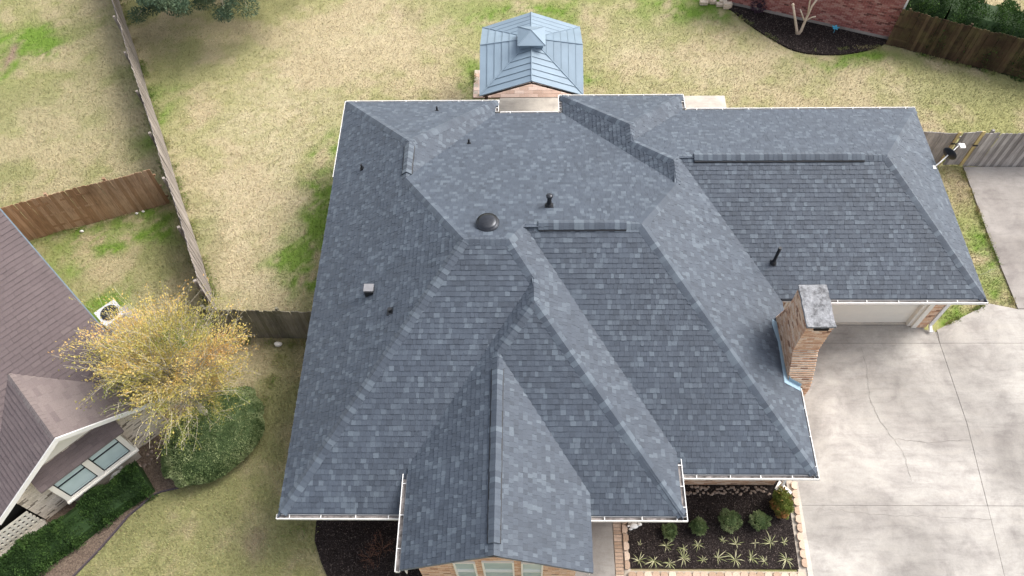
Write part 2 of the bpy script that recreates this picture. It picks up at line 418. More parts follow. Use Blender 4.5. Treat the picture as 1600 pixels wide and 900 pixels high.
me.vertices.add(nx*ny); me.vertices.foreach_set('co', np.stack([GX, GY, GZ], -1).ravel())
me.loops.add(quads.size); me.loops.foreach_set('vertex_index', quads.ravel())
me.polygons.add(len(quads)); me.polygons.foreach_set('loop_start', np.arange(0, quads.size, 4)); me.polygons.foreach_set('loop_total', np.full(len(quads), 4))
me.update(calc_edges=True)
ca = me.color_attributes.new('gcol', 'FLOAT_COLOR', 'POINT')
cc = np.ones((nx*ny, 4), np.float32); cc[:, :3] = grass_field(GX.ravel(), GY.ravel()); ca.data.foreach_set('color', cc.ravel())
me.materials.append(M_GROUND); me.polygons.foreach_set('use_smooth', [True]*len(me.polygons))
lawn = bpy.data.objects.new('lawn', me); COL.objects.link(lawn)
tag(lawn, 'dry straw-coloured winter lawn with green patches around the houses', 'lawn', kind='structure')

# ------------------------------------------------------------------ paving
def inpoly(px, py, poly):
    px = np.asarray(px); py = np.asarray(py); r = np.zeros(px.shape, bool); n = len(poly)
    for i in range(n):
        x0, y0 = poly[i][:2]; x1, y1 = poly[(i+1) % n][:2]
        if y0 == y1: continue
        c = ((y0 > py) != (y1 > py)) & (px < (x1-x0)*(py-y0)/(y1-y0)+x0); r ^= c
    return r
NOGRASS = []
def slab(name, poly, z, mat, parent=None, label=None, cat=None, kind=None, zb=-.10):
    m = MB(); m.prism(poly, zb, z); NOGRASS.append(poly)
    return m.build(name, mat, parent, label=label, cat=cat, kind=kind)

drive = thing('driveway', (10.5, 9, 0), 'stained grey concrete driveway in front of the garage, cracked and jointed', 'driveway'); drive['kind'] = 'structure'
G = .006
def P(u, v): return at(u, v)[:2]
jx = [P(1463,515), P(1510,660), P(1545,800), P(1558,900)]
yj1, yj2 = 12.42, 7.0
J = lambda y: np.interp(-y, [-13.2, -12.94, -9.63, -6.82, -4.9, 2], [13.62, 13.66, 13.74, 13.58, 13.45, 13.3])
slab('concrete_slab', [(8.05, yj1+G), (J(yj1)-G, yj1+G), (J(13.2)-G, 12.92), (13.30, 12.92), (13.30, 13.10), (8.05, 13.10)], .02, M_CONC, drive)
slab('concrete_slab', [(8.0, yj2+G), (J(yj2)-G, yj2+G), (J(9.6)-G, 9.6), (J(yj1)-G, yj1-G), (8.0, yj1-G)], .017, M_CONC, drive)
slab('concrete_slab', [(7.78, -6), (J(-2)-G, -6), (J(5)-G, 5), (J(yj2)-G, yj2-G), (8.0, yj2-G), (7.93, 6.2)], .02, M_CONC, drive)
slab('concrete_slab', [(J(yj1)+G, yj1+G), (30, yj1+G), (30, 13.7), (16.66, 13.72), (15.75, 13.95), (13.72, 12.92)], .02, M_CONC, drive)
slab('concrete_slab', [(J(yj2)+G, yj2+G), (30, yj2+G), (30, yj1-G), (J(yj1)+G, yj1-G), (J(9.6)+G, 9.6)], .023, M_CONC, drive)
slab('concrete_slab', [(J(-2)+G, -6), (30, -6), (30, yj2-G), (J(yj2)+G, yj2-G), (J(5)+G, 5)], .018, M_CONC, drive)
slab('concrete_slab', [(16.66, 13.74), (30, 13.72), (30, 19.93), (16.63, 20.0), (16.60, 16.5)], .03, M_CONC2, drive)
slab('concrete_slab', [(10.05, 13.12), (13.02, 13.12), (13.02, 13.42), (10.05, 13.42)], .04, M_PATIO, drive)
mj = MB(); mj.prism([(7.9, -5.9), (29.9, -5.9), (29.9, 13.5), (16.66, 13.5), (15.7, 13.8), (13.7, 12.85), (8.1, 12.85)], -.06, .006)
mj.build('joint_filler', M_JOINT, drive)
def crack(pts, wd=.012, z=.0245):
    m = MB(); q = []
    for i in range(len(pts)-1):
        a = np.array(pts[i]); b = np.array(pts[i+1]); n = max(2, int(np.linalg.norm(b-a)/.12))
        for k in range(n): q.append(a+(b-a)*k/n+RNG.normal(0, .02, 2))
    q.append(np.array(pts[-1]))
    for i in range(len(q)-1):
        d = q[i+1]-q[i]; d = d/max(1e-6, np.linalg.norm(d)); nn = np.array([-d[1], d[0]])*wd*random.uniform(.4, 1.2)/2
        vs = [(*(q[i]-nn), z), (*(q[i+1]-nn), z), (*(q[i+1]+nn), z), (*(q[i]+nn), z)]
        m.add(vs, [(0,1,2,3)])
    m.build('crack', M_JOINT, drive)
crack([P(1345,545), P(1352,570), P(1356,600), P(1360,625), P(1372,655), P(1396,686)])
crack([P(1396,686), P(1450,692), P(1516,688)]); crack([P(1396,686), P(1412,712), P(1424,752)], .008)
crack([P(1275,795), P(1380,805), P(1550,812)], .007, .0235); crack([P(1530,430), P(1560,420), P(1600,395)], .012, .035)

slab('back_patio', [(-1.1, 23.77), (-1.1, 20.4), (1.3, 20.4), (1.35, 23.77)], .03, M_PATIO, label='cream concrete patio slab between the house and the gazebo', cat='patio', kind='structure')
slab('side_patio', [(5.2, 20.2), (8.05, 20.2), (8.08, 23.83), (5.2, 23.83)], .03, M_PATIO, label='small pale concrete slab behind the back wall, right of the patio', cat='patio', kind='structure')
# paver patio under the gazebo, each paver its own
pv = thing('paver_patio', (0, 25.5, 0), 'pink paver patio laid under the metal gazebo', 'patio'); pv['kind'] = 'structure'
NOGRASS.append([(-2.2, 20.5), (2.35, 20.5), (2.35, 25.42), (-2.2, 25.42)])
def y_line(u, v, z=0): return at(u, v, z)[1]
m = MB(); m.box(-2.2, 2.35, 23.80, 25.42, -.1, .018); m.build('mortar_bed', M_MORT, pv)
cnt = 0
for j in range(8):
    for i in range(12):
        x0 = -2.2+i*.38+(.19 if j % 2 else 0); x1 = min(x0+.37, 2.35); y0 = 23.80+j*.2
        if x1-x0 < .1: continue
        m = MB(); m.box(x0, x1, y0, y0+.19, .0, .030+random.uniform(0, .004), random.random()); m.build('paver', M_PAVER, pv); cnt += 1

# front walk and its brick ladder edging
wk = thing('front_walk', (2.2, 5.5, 0), 'narrow concrete front walk with a brick edging, right of the front gable', 'walkway'); wk['kind'] = 'structure'
slab('concrete_slab', [(1.3, -3), (2.50, -3), (2.50, 7.6), (1.3, 7.6)], .03, M_CONC, wk)
yb = 2.0
m = MB(); m.box(2.51, 2.76, 1.9, 6.9, -.1, .02); m.build('mortar_bed', M_MORT, wk)
NOGRASS.append([(2.5, -3), (2.8, -3), (2.8, 7), (2.5, 7)])
while yb < 6.85:
    m = MB(); m.box(2.52, 2.75, yb, yb+.085, .0, .045+random.uniform(0, .006), random.uniform(.0, .8)); m.build('brick', M_EDGE, wk); yb += .103

# planting beds
def smooth_poly(pts, n=6):
    out = []; L = len(pts)
    for i in range(L):
        p0, p1, p2, p3 = [np.array(pts[(i+k-1) % L][:2], float) for k in range(4)]
        for k in range(n):
            t = k/n
            out.append(tuple(.5*((2*p1)+(-p0+p2)*t+(2*p0-5*p1+4*p2-p3)*t*t+(-p0+3*p1-3*p2+p3)*t**3)))
    return out
def mulch_bed(name, poly, label, z=.035, chips=6000, size=.035, mat=None):
    NOGRASS.append(poly)
    m = MB(); m.prism(poly, -.1, z); b = m.build(name, mat or M_MULCH, label=label, cat='mulch bed', kind='structure')
    xs = [p[0] for p in poly]; ys = [p[1] for p in poly]; n = chips*2
    x = RNG.uniform(min(xs), max(xs), n); y = RNG.uniform(min(ys), max(ys), n); k = inpoly(x, y, poly); x = x[k][:chips]; y = y[k][:chips]
    leaf_mesh('mulch_chips', np.stack([x, y, np.full(len(x), z+.012)], -1), size, M_CHIP, b, flat=.5, asp=.35, label=None, kind='stuff')
    return b
def leaf_mesh(name, pts, size, mat, parent=None, flat=0.0, asp=.5, tone=None, label=None, cat=None, kind=None, direc=None, group=None, szvar=.5):
    """one quad per leaf, scattered at pts with random facing"""
    n = len(pts); pts = np.asarray(pts, float)
    d = RNG.normal(size=(n, 3)) if direc is None else direc+RNG.normal(0, .45, (n, 3))
    d[:, 2] *= (1-flat); d /= np.linalg.norm(d, axis=1, keepdims=True)+1e-9
    r = RNG.normal(size=(n, 3)); r[:, 2] *= (1-flat); s = np.cross(d, r); 
    if flat > 0.3: s = np.cross(d, np.array([0, 0, 1.0])+RNG.normal(0, .35, (n, 3)))
    s /= np.linalg.norm(s, axis=1, keepdims=True)+1e-9
    L = size*(1+RNG.uniform(-szvar, szvar, (n, 1))); W = L*asp
    v = np.stack([pts-d*L/2, pts+s*W/2, pts+d*L/2, pts-s*W/2], 1).reshape(-1, 3)
    po = ORG.get(parent.name, np.zeros(3)) if parent else np.zeros(3)
    org = pts.mean(0); 
    if parent is None: org[2] = pts[:, 2].min()
    me = bpy.data.meshes.new(name); me.vertices.add(4*n); me.vertices.foreach_set('co', (v-org).ravel())
    me.loops.add(4*n); me.loops.foreach_set('vertex_index', np.arange(4*n)); me.polygons.add(n)
    me.polygons.foreach_set('loop_start', np.arange(0, 4*n, 4)); me.polygons.foreach_set('loop_total', np.full(n, 4)); me.update(calc_edges=True)
    a = me.attributes.new('tone', 'FLOAT', 'FACE')
    a.data.foreach_set('value', (RNG.random(n) if tone is None else np.clip(tone, 0, 1)).astype(np.float32))
    me.materials.append(mat); o = bpy.data.objects.new(name, me); COL.objects.link(o)
    if parent: o.parent = parent; o.location = Vector((org-po).tolist())
    else: o.location = Vector(org.tolist())
    ORG[o.name] = org
    return tag(o, label, cat, group, kind)

BED_R = [(2.93, 5.17), (7.72, 5.17), (7.80, 7.75), (4.0, 7.75), (2.93, 6.6)]
mulch_bed('front_mulch_bed', BED_R, 'dark mulch bed with strappy plants beside the driveway', chips=9000)
BED_L = [(-6.25, 6.55), (-6.22, 5.9), (-5.95, 5.3), (-5.6, 4.7), (-5.1, 4.0), (-4.2, 3.4), (-2.9, 3.2), (-2.75, 6.55)]
mulch_bed('side_mulch_bed', BED_L, 'dark mulch bed with bare shrubs, left of the front gable', chips=7000)
BED_T = smooth_poly([(9.14,29.44), (9.2,28.95), (9.95,27.87), (11.37,26.5), (12.94,26.2), (14.32,26.42), (15.37,26.9), (15.5,27.3)], 6)
BED_T = [p for p in BED_T]
mulch_bed('crescent_mulch_bed', BED_T, 'crescent of black mulch under the red brick wall', chips=6000, size=.05)
BED_N = smooth_poly([(-16.6,3.2), (-14.1,3.6), (-12.98,4.96), (-12.19,6.15), (-11.62,6.91), (-11.14,7.31), (-9.9,7.75), (-9.0,8.5), (-8.75,9.7), (-9.4,10.7), (-11.0,10.4), (-13.0,8.4), (-15.5,6.0)], 5)
def m_leaflitter():
    k = NT('brown_leaf_litter', .97, .1); f = k.noise(k.pos(), 20, 5, .85)
    k.base(k.ramp(f, [(.3, (.06, .045, .035, 1)), (.5, (.15, .11, .085, 1)), (.72, (.31, .25, .19, 1))])); k.bump(f, .9, .04); return k.m
mulch_bed('neighbour_bed', BED_N, 'brown leaf-littered bed along the beige brick house', chips=5000, mat=m_leaflitter())
# curved landscape edging
ed = MB(); pts = [(-14.6,3.2), (-14.1,3.55), (-13.4,4.4), (-12.95,4.97), (-12.5,5.6), (-12.15,6.17), (-11.9,6.6), (-11.58,6.93), (-11.35,7.2), (-11.1,7.33), (-10.6,7.45)]
for a, b in zip(pts, pts[1:]): ed.obox(a, b, .03, -.02, .07)
ed.build('bed_edging', m_plain('purple_grey_edging', (.075, .06, .07, 1), .85, .2), label='low dark curved edging strip between the hedge bed and the lawn', cat='garden edging')

# edging stones round the right bed
es = thing('stone_edging', (5.4, 5.1, 0), 'tan scalloped stone edging around the front mulch bed', 'garden edging')
def estones(a, b, n, flip=1):
    a = np.array(a); b = np.array(b); d = (b-a)/n; L = np.linalg.norm(d); u = d/L; nn = np.array([-u[1], u[0]])*flip
    for i in range(n):
        p = a+d*(i+.5)+RNG.normal(0, .006, 2); w2 = .075+random.uniform(-.006, .006); l2 = L*.47
        q = [p-u*l2*.55+nn*w2, p+u*l2*.55+nn*w2, p+u*l2+nn*w2*.2, p+u*l2-nn*w2, p-u*l2-nn*w2, p-u*l2+nn*w2*.2]
        if flip < 0: q = q[::-1]
        m = MB(); m.prism(q, .0, .10+random.uniform(-.008, .008), random.random()); m.build('edging_stone', M_EDGE, es)
NOGRASS.append([(2.5, 4.8), (8.1, 4.8), (8.1, 5.3), (2.5, 5.3)]); NOGRASS.append([(7.7, 4.8), (8.1, 4.8), (8.2, 7.8), (7.8, 7.8)])
slab('bed_footing', [(2.77, 4.86), (7.93, 4.86), (8.02, 7.75), (7.76, 7.75), (7.70, 5.1), (2.95, 5.1), (2.95, 6.9), (2.77, 6.9)], .012, M_MORT, label='sandy mortar bed under the tan edging stones', cat='footing', kind='structure')
estones((2.86, 4.99), (7.84, 4.99), 22, 1); estones((2.86, 5.12), (2.86, 6.9), 7, -1); estones((7.87, 5.2), (8.0, 7.7), 10, 1)
slab('bed_kerb', [(7.94, 4.9), (8.09, 4.9), (8.14, 7.7), (8.03, 7.7)], .04, M_PATIO, label='thin pale mortar strip between the tan edging stones and the driveway', cat='kerb', kind='structure')

# ------------------------------------------------------------------ grass blades (nobody could count them)
def grass_blades(n):
    u = RNG.uniform(-60, 1660, n); v = RNG.uniform(-40, 960, n)
    ray = FW[None]+RT2[None]*((u-800)/FPX)[:, None]-UP2[None]*((v-450)/FPX)[:, None]
    t = -HC/ray[:, 2]; x = ray[:, 0]*t; y = ray[:, 1]*t
    keep = np.ones(n, bool)
    for p in NOGRASS: keep &= ~inpoly(x, y, p)
    for p in [[(-6.0, 6.4), (7.3, 6.4), (13.4, 13.3), (13.4, 20.1), (5.2, 20.3), (-1.3, 20.3), (-6.0, 20.3)], [(8.05,12.9),(16.6,13.5),(30,13.5),(30,-5),(7.8,-5)]]:
        keep &= ~inpoly(x, y, p)
    x = x[keep]; y = y[keep]; n = len(x)
    c = grass_field(x, y)*RNG.uniform(.74, 1.24, (n, 1))*(1+RNG.normal(0, .04, (n, 3)))
    a = RNG.uniform(0, 2*math.pi, n); L = RNG.uniform(.035, .085, n); wd = RNG.uniform(.008, .018, n)
    tilt = RNG.uniform(.25, 1.25, n); dx = np.cos(a); dy = np.sin(a)
    z0 = np.full(n, -.022)
    v0 = np.stack([x-dy*wd, y+dx*wd, z0], -1); v1 = np.stack([x+dy*wd, y-dx*wd, z0], -1)
    v2 = np.stack([x+dx*L*np.sin(tilt), y+dy*L*np.sin(tilt), z0+L*np.cos(tilt)], -1)
    vv = np.stack([v0, v1, v2], 1).reshape(-1, 3)
    me = bpy.data.meshes.new('grass'); me.vertices.add(3*n); me.vertices.foreach_set('co', vv.ravel())
    me.loops.add(3*n); me.loops.foreach_set('vertex_index', np.arange(3*n)); me.polygons.add(n)
    me.polygons.foreach_set('loop_start', np.arange(0, 3*n, 3)); me.polygons.foreach_set('loop_total', np.full(n, 3)); me.update(calc_edges=True)
    ca = me.color_attributes.new('gcol', 'FLOAT_COLOR', 'POINT'); cc = np.ones((3*n, 4), np.float32); cc[:, :3] = np.repeat(np.clip(c, 0, 1), 3, 0)
    ca.data.foreach_set('color', cc.ravel()); me.materials.append(M_BLADE)
    o = bpy.data.objects.new('grass', me); COL.objects.link(o)
    tag(o, 'short dry straw and green grass blades covering the lawns', 'grass', kind='stuff')
grass_blades(620000)
def tufts(name, segs, n, label):
    """longer ragged blades where the mower does not reach"""
    L_ = [math.hypot(b[0]-a[0], b[1]-a[1]) for a, b, w_ in segs]; T = sum(L_); P_ = []
    for (a, b, w_), l in zip(segs, L_):
        k = int(n*l/T); t = RNG.random(k); x = a[0]+(b[0]-a[0])*t; y = a[1]+(b[1]-a[1])*t
        keep = fbm(x*2.3, y*2.3, 55, 3) > .47; o = RNG.normal(0, w_, k)
        d = np.array([-(b[1]-a[1]), b[0]-a[0]])/l; x = x+d[0]*o; y = y+d[1]*o; P_.append(np.stack([x, y, np.full(k, .03)], -1)[keep])
    P_ = np.concatenate(P_); dr = np.concatenate([RNG.normal(0, .7, (len(P_), 2)), np.full((len(P_), 1), .9)], 1)
    leaf_mesh(name, P_, .13, M_TUFT, None, asp=.12, direc=dr, tone=np.clip(fbm(P_[:, 0]*1.5, P_[:, 1]*1.5, 66, 3)*1.6-.35+RNG.normal(0, .15, len(P_)), 0, 1), label=label, cat='grass', kind='stuff')
M_TUFT = m_leaf('ragged_grass', [(0, (.10, .17, .03, 1)), (.5, (.22, .24, .08, 1)), (1, (.40, .33, .18, 1))], .1)
tufts('ragged_grass', [((-10.55, 13.5), (-19.9, 33), .10), ((-10.85, 13.5), (-20.2, 33), .14), ((-20.9, 15.75), (-13.42, 18.45), .10), ((-10.7, 12.5), (-6.3, 12.4), .10), ((15.3, 26.75), (22, 23.9), .10), ((13.5, 20.3), (24, 20.2), .10), ((16.58, 13.9), (16.55, 20), .05), ((-8.2, 12), (-8.9, 8.2), .12), ((-6.6, 6.0), (-6.4, 12.3), .25), ((-1.3, 21.2), (-2.3, 25.4), .06), ((9.2, 28.8), (11.4, 26.4), .06), ((11.4, 26.4), (15.3, 26.7), .06), ((13.7, 12.95), (15.7, 13.95), .05)], 26000, 'longer ragged grass along the fences and slab edges')

# ------------------------------------------------------------------ shingled roofs
def tone_pick():
    r = random.random()
    return random.uniform(.64, .95) if r < .17 else random.uniform(.50, .62) if r < .32 else random.uniform(.34, .48) if r < .84 else random.uniform(.12, .30)
def tone_cap():
    r = random.random()
    return random.uniform(.85, 1.0) if r < .22 else random.uniform(.42, .68) if r < .75 else random.uniform(.22, .40)
def tone_flat():
    return min(1, max(0, random.gauss(.5, .17)))

class Slope:
    """a roof slope z = c + m*sg*co that faces along -sg of axis ax ('x' or 'y')"""
    def __init__(s, ax, sg, m, c, poly, inset=0.0):
        s.ax, s.sg, s.m, s.c = ax, sg, m, c; s.q = math.sqrt(1+m*m)
        s.poly = []
        for (x, y) in poly:
            co = x if ax == 'x' else y; s.poly.append((x, y, c+m*sg*co))
        s.z0 = min(p[2] for p in s.poly); s.t0 = inset*s.q
    def st(s, p): 
        t = (p[2]-s.z0)*s.q/s.m; return ((p[1] if s.ax == 'x' else p[0]), t)
    def pt(s, a, t, n=0.0):
        z = s.z0+s.m*t/s.q; co = (z-s.c)/(s.m*s.sg)
        z += n/s.q; co -= s.sg*s.m/s.q*n
        return (co, a, z) if s.ax == 'x' else (a, co, z)
    def z(s, x, y): return s.c+s.m*s.sg*(x if s.ax == 'x' else y)
    def normal(s):
        k = -s.sg*s.m/s.q; return Vector((k, 0, 1/s.q)) if s.ax == 'x' else Vector((0, k, 1/s.q))
    def crossings(s, t):
        P2 = [s.st(p) for p in s.poly]; xs = []
        for i in range(len(P2)):
            (a0, t0), (a1, t1) = P2[i], P2[(i+1) % len(P2)]
            if (t0 > t) != (t1 > t): xs.append(a0+(a1-a0)*(t-t0)/(t1-t0))
        return sorted(xs)

def clip(poly, a, b, keep_right):
    """clip a 2-D polygon (a,t) by the line through a and b"""
    out = []
    def side(p):
        c = (b[0]-a[0])*(p[1]-a[1])-(b[1]-a[1])*(p[0]-a[0]); return -c if keep_right else c
    for i in range(len(poly)):
        p, q = poly[i], poly[(i+1) % len(poly)]; sp, sq = side(p), side(q)
        if sp >= 0: out.append(p)
        if (sp > 0 > sq) or (sp < 0 < sq):
            k = sp/(sp-sq); out.append((p[0]+(q[0]-p[0])*k, p[1]+(q[1]-p[1])*k))
    return out

def lay_shingles(slopes, roof, mat, expo=.143, wmin=.085, wmax=.165, butt=(.009, .017), tone=tone_pick, singles=300, jit=.004):
    """each tab a wedge with a thick lower butt edge; the ones that show largest are parts, the rest stuff"""
    tabs = []
    for s in slopes:
        tmax = max(s.st(p)[1] for p in s.poly); t = s.t0; row = 0
        while t < tmax-.02:
            t1 = min(t+expo, tmax-.001)
            A, B = s.crossings(t+1e-3), s.crossings(t1-1e-3)
            if len(A) != len(B): A = B = s.crossings((t+t1)/2)
            for k in range(0, len(A)-1, 2):
                lo, hi = min(A[k], B[k]), max(A[k+1], B[k+1]); a = lo-random.uniform(0, .2)
                runt = random.uniform(.42, .55)
                while a < hi:
                    wd = random.uniform(wmin, wmax)
                    rect = [(a, t), (a+wd-.003, t), (a+wd-.003, t1), (a, t1)]
                    full = a >= max(A[k], B[k]) and a+wd <= min(A[k+1], B[k+1])
                    if not full:
                        rect = clip(rect, (A[k], t), (B[k], t1), True)
                        if len(rect) > 2: rect = clip(rect, (A[k+1], t), (B[k+1], t1), False)
                    a += wd
                    if len(rect) < 3: continue
                    area = abs(sum(rect[i][0]*rect[(i+1) % len(rect)][1]-rect[(i+1) % len(rect)][0]*rect[i][1] for i in range(len(rect))))/2
                    if area < .0015: continue
                    tabs.append((s, rect, t, t1, tone(), random.choice(butt), full, area))
            t += expo; row += 1
    def shape(mb, tb):
        s, rect, t, t1, tn, h, full, area = tb; n = len(rect)
        dt = random.uniform(-jit, jit)
        top = [s.pt(a, b+(dt if b <= t+1e-6 else 0), .004+h*(1-(b-t)/expo)) for a, b in rect]; bot = [s.pt(a, b+(dt if b <= t+1e-6 else 0), -.012) for a, b in rect]
        flip = (Vector(top[1])-Vector(top[0])).cross(Vector(top[2])-Vector(top[1])).dot(s.normal()) < 0
        fs = [tuple(range(n))]+[(i, n+i, n+(i+1) % n, (i+1) % n) for i in range(n)]
        if flip: fs = [f[::-1] for f in fs]
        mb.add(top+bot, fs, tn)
        mb.t[-n:] = [max(0, tn*.3)]*n  # butt and side faces painted darker, deepening the shadow line between courses
    def score(tb):
        s, rect = tb[0], tb[1]
        if not tb[6]: return 0
        c = Vector(root_to_world(s.pt(rect[0][0], rect[0][1]), roof)); k = proj_scale(c)
        vd = (Vector((0, 0, HC))-c).normalized(); a = s.normal()
        vis = at_frame(c)
        return tb[7]*k*k*max(0, a.dot(vd))*(1 if vis else 0)
    order = sorted(range(len(tabs)), key=lambda i: -score(tabs[i]))
    big = set(order[:singles]); rest = MB()
    for i, tb in enumerate(tabs):
        if i in big:
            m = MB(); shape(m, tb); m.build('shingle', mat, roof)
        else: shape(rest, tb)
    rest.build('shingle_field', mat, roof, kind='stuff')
    return len(tabs)
ROOTM = {}
def root_to_world(p, o):
    m = ROOTM.get(o.name); return m @ Vector(p) if m is not None else Vector(p)
def at_frame(c):
    q = np.array(c)-np.array([0, 0, HC]); t = q@FW; u = 800+FPX*(q@RT2)/t; v = 450-FPX*(q@UP2)/t
    return 0 < u < 1600 and 0 < v < 900

def deck(slopes, roof, mat, th=.10):
    m = MB()
    for s in slopes:
        P3 = s.poly; n = len(P3)
        fs = [tuple(range(n))]
        a = sum((Vector(P3[i]).cross(Vector(P3[(i+1) % n])) for i in range(n)), Vector())
        flip = a.z < 0
        top = [tuple(Vector(p)-Vector((0, 0, .006))) for p in P3]; bot = [(p[0], p[1], p[2]-th) for p in P3]
        fs = [tuple(range(n)), tuple(range(2*n-1, n-1, -1))]+[(i, n+i, n+(i+1) % n, (i+1) % n) for i in range(n)]
        if flip: fs = [f[::-1] for f in fs]
        m.add(top+bot, fs, .3)
    return m

def cap_line(p0, p1, nA, nB, out, expo=.143, wd=.175, lift=.024, tone=tone_cap, start=0.0, end=0.0, thick=.02):
    """overlapping ridge caps from p0 (low) to p1 (high); nA/nB are the two slope normals"""
    p0, p1 = Vector(p0), Vector(p1); d = p1-p0; L = d.length; d.normalize()
    def down(n):
        s = n.cross(d).normalized()
        return s if s.z < 0 or abs(s.z) < 1e-4 else -s
    a, b = down(nA), down(nB)
    up = (nA+nB).normalized(); k = start
    while k < L-end-.02:
        e = min(k+expo+.02, L-end); m = MB(); w0 = wd*random.uniform(.94, 1.05)
        vs = []
        for q, h in ((k, lift+thick*.55), (e, lift)):
            c = p0+d*q
            prof = [c+a*w0+up*(h-.016), c+a*w0*.42+up*(h-.002), c+up*(h+.004), c+b*w0*.42+up*(h-.002), c+b*w0+up*(h-.016)]
            low = [c+a*w0+up*(h-.05), c+b*w0+up*(h-.05)]
            vs += prof+low
        fs = [(i, i+7, i+8, i+1) for i in range(4)]+[(0, 5, 12, 7), (4, 11, 13, 6), (0, 1, 2, 3, 4, 6, 5), (7, 12, 13, 11, 10, 9, 8)]
        if (vs[7]-vs[0]).cross(vs[1]-vs[0]).dot(up) < 0: fs = [f[::-1] for f in fs]
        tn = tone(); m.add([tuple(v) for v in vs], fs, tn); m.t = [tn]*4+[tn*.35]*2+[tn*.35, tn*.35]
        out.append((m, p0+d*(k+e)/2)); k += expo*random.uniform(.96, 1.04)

# ------------------------------------------------------------------ the house
house = thing('brick_house', (4.0, 13.0, 0), 'large brick house with a charcoal blue shingled hip roof in the middle of the lot', 'house', frame=(4.0, 13.0, 0))

vA=(-6.55,5.81); vB=(-6.55,20.88); vC=(-1.04,20.88); vD=(1.19,21.12); vE=(5.64,21.12); vF=(13.78,20.41); vG=(13.97,12.46); vI=(7.82,6.97); vK=(4.13,5.77)
a_=(-3.72,17.21); b_=(-3.72,15.73); c_=(-1.71,12.46); d_=(-.50,12.46); e_=(-.08,13.17); f_=(.19,11.49); g_=(.19,10.79); h_=(-.77,9.62)
i_=(3.18,13.17); j_=(4.53,15.35); k_=(4.53,16.27); l_=(3.40,17.67); m_=(3.40,18.41); n_=(4.72,16.53); o_=(11.14,16.53)
V1=(-3.23,6.89); V2=(1.63,6.36); V3=(4.13,7.42); V4=(7.79,12.46); V5=(-1.04,20.30); V6=(1.19,20.30); V7=(5.64,20.41)
RW=(-3.23,4.37); RA=(-.77,4.37); RE=(1.63,4.37)
S = {
 'W':  Slope('x', 1, .658, 7.057, [vA, vB, a_, b_, c_]),
 'NWn':Slope('y',-1, .507, 13.337, [vB, vC, a_], .10),
 'NWe':Slope('x',-1, .692, 2.032, [vC, V5, b_, a_], .10),
 'N':  Slope('y',-1, .406, 10.999, [V5, V6, j_, i_, e_, d_, c_, b_], .10),
 'S1': Slope('y', 1, .479, -.040, [vA, (-3.12, 5.81), (-3.12, 6.93), f_, d_, c_], .10),
 'Ww': Slope('x', 1, .646, 5.347, [RW, V1, f_, g_, h_, RA], .10),
 'Ee': Slope('x',-1, .673, 5.596, [vK, V3, e_, d_, f_, g_], .10),
 'S2': Slope('y', 1, .529, -.239, [(1.50, 5.77), vK, g_, h_, (1.50, 6.46)], .10),
 'Eg': Slope('x',-1, .718, 4.293, [RE, V2, h_, RA]),
 'S3': Slope('y', 1, .493, -.844, [(4.0, 6.97), vI, i_, e_, (4.0, 7.5)], .10),
 'E3': Slope('x',-1, .658, 7.736, [vI, V4, n_, k_, j_, i_], .04),
 'NEw':Slope('x', 1, .603, 2.029, [vD, V6, j_, k_, l_, m_], .10),
 'NEn':Slope('y',-1, .491, 13.111, [vD, vE, m_], .10),
 'NEe':Slope('x',-1, .596, 6.106, [vE, V7, l_, m_], .10),
 'NG': Slope('y',-1, .486, 12.663, [V7, vF, o_, n_, k_, l_], .10),
 'SG': Slope('y', 1, .495, -3.561, [V4, vG, o_, n_], .10),
 'EG': Slope('x',-1, .713, 12.574, [vG, vF, o_]),
}
# the eaves of gutter-edged slopes stop short of the gutter
def trim(s):
    if s.t0 <= 0: return
    d = .085 if s.t0 > .06 else .03; out = []
    for (x, y, z) in s.poly:
        co = x if s.ax == 'x' else y; e = (s.z0-s.c)/(s.m*s.sg)
        if abs(co-e) < .02: co = e+s.sg*d
        p = (co, y) if s.ax == 'x' else (x, co)
        out.append((p[0], p[1], s.z(*p)))
    s.poly2 = out
for s in S.values(): trim(s)
class _D: pass
dk = []
for s in S.values():
    q = _D(); q.poly = getattr(s, 'poly2', s.poly); dk.append(q)
roof = deck(dk, None, M_SH, .13).build('roof', M_SH, house)
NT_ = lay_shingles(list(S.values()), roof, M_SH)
caps = []
def P3(s, p): return (p[0], p[1], S[s].z(*p))
def cap(s1, s2, p, q, **kw): cap_line(P3(s1, p), P3(s1, q), S[s1].normal(), S[s2].normal(), caps, **kw)
cap('W', 'NWn', vB, a_, start=.15); cap('NWn', 'NWe', vC, a_, start=.1); cap('W', 'N', c_, b_) if False else cap('W', 'N', b_, c_)
cap('W', 'NWe', a_, (-3.72, 17.10)); cap('W', 'NWe', (-3.72, 15.93), b_)
cap('W', 'S1', vA, c_, start=.15); cap('S1', 'N', c_, d_); cap('N', 'Ee', e_, d_)
cap('S1', 'Ee', f_, d_); cap('Ww', 'Ee', g_, f_); cap('Ee', 'S2', vK, g_, start=.15); cap('Ww', 'S2', h_, g_)
cap('S3', 'N', e_, (.33, 13.17)); cap('S3', 'N', (2.76, 13.17), i_); cap('S3', 'E3', vI, i_, start=.15); cap('N', 'E3', j_, i_)
cap('NEw', 'E3', j_, k_); cap('NEw', 'NG', l_, k_); cap('NEw', 'NEe', l_, m_); cap('NEw', 'NEn', vD, m_, start=.15); cap('NEn', 'NEe', vE, m_, start=.1)
cap('NG', 'E3', n_, k_); cap('NG', 'SG', n_, (5.21, 16.53)); cap('NG', 'SG', (10.45, 16.53), o_); cap('SG', 'EG', vG, o_, start=.15); cap('NG', 'EG', vF, o_, start=.15)
cap('Ww', 'Eg', (-.77, 9.13), h_, expo=.16); cap('Ww', 'Eg', RA, (-.77, 4.66))
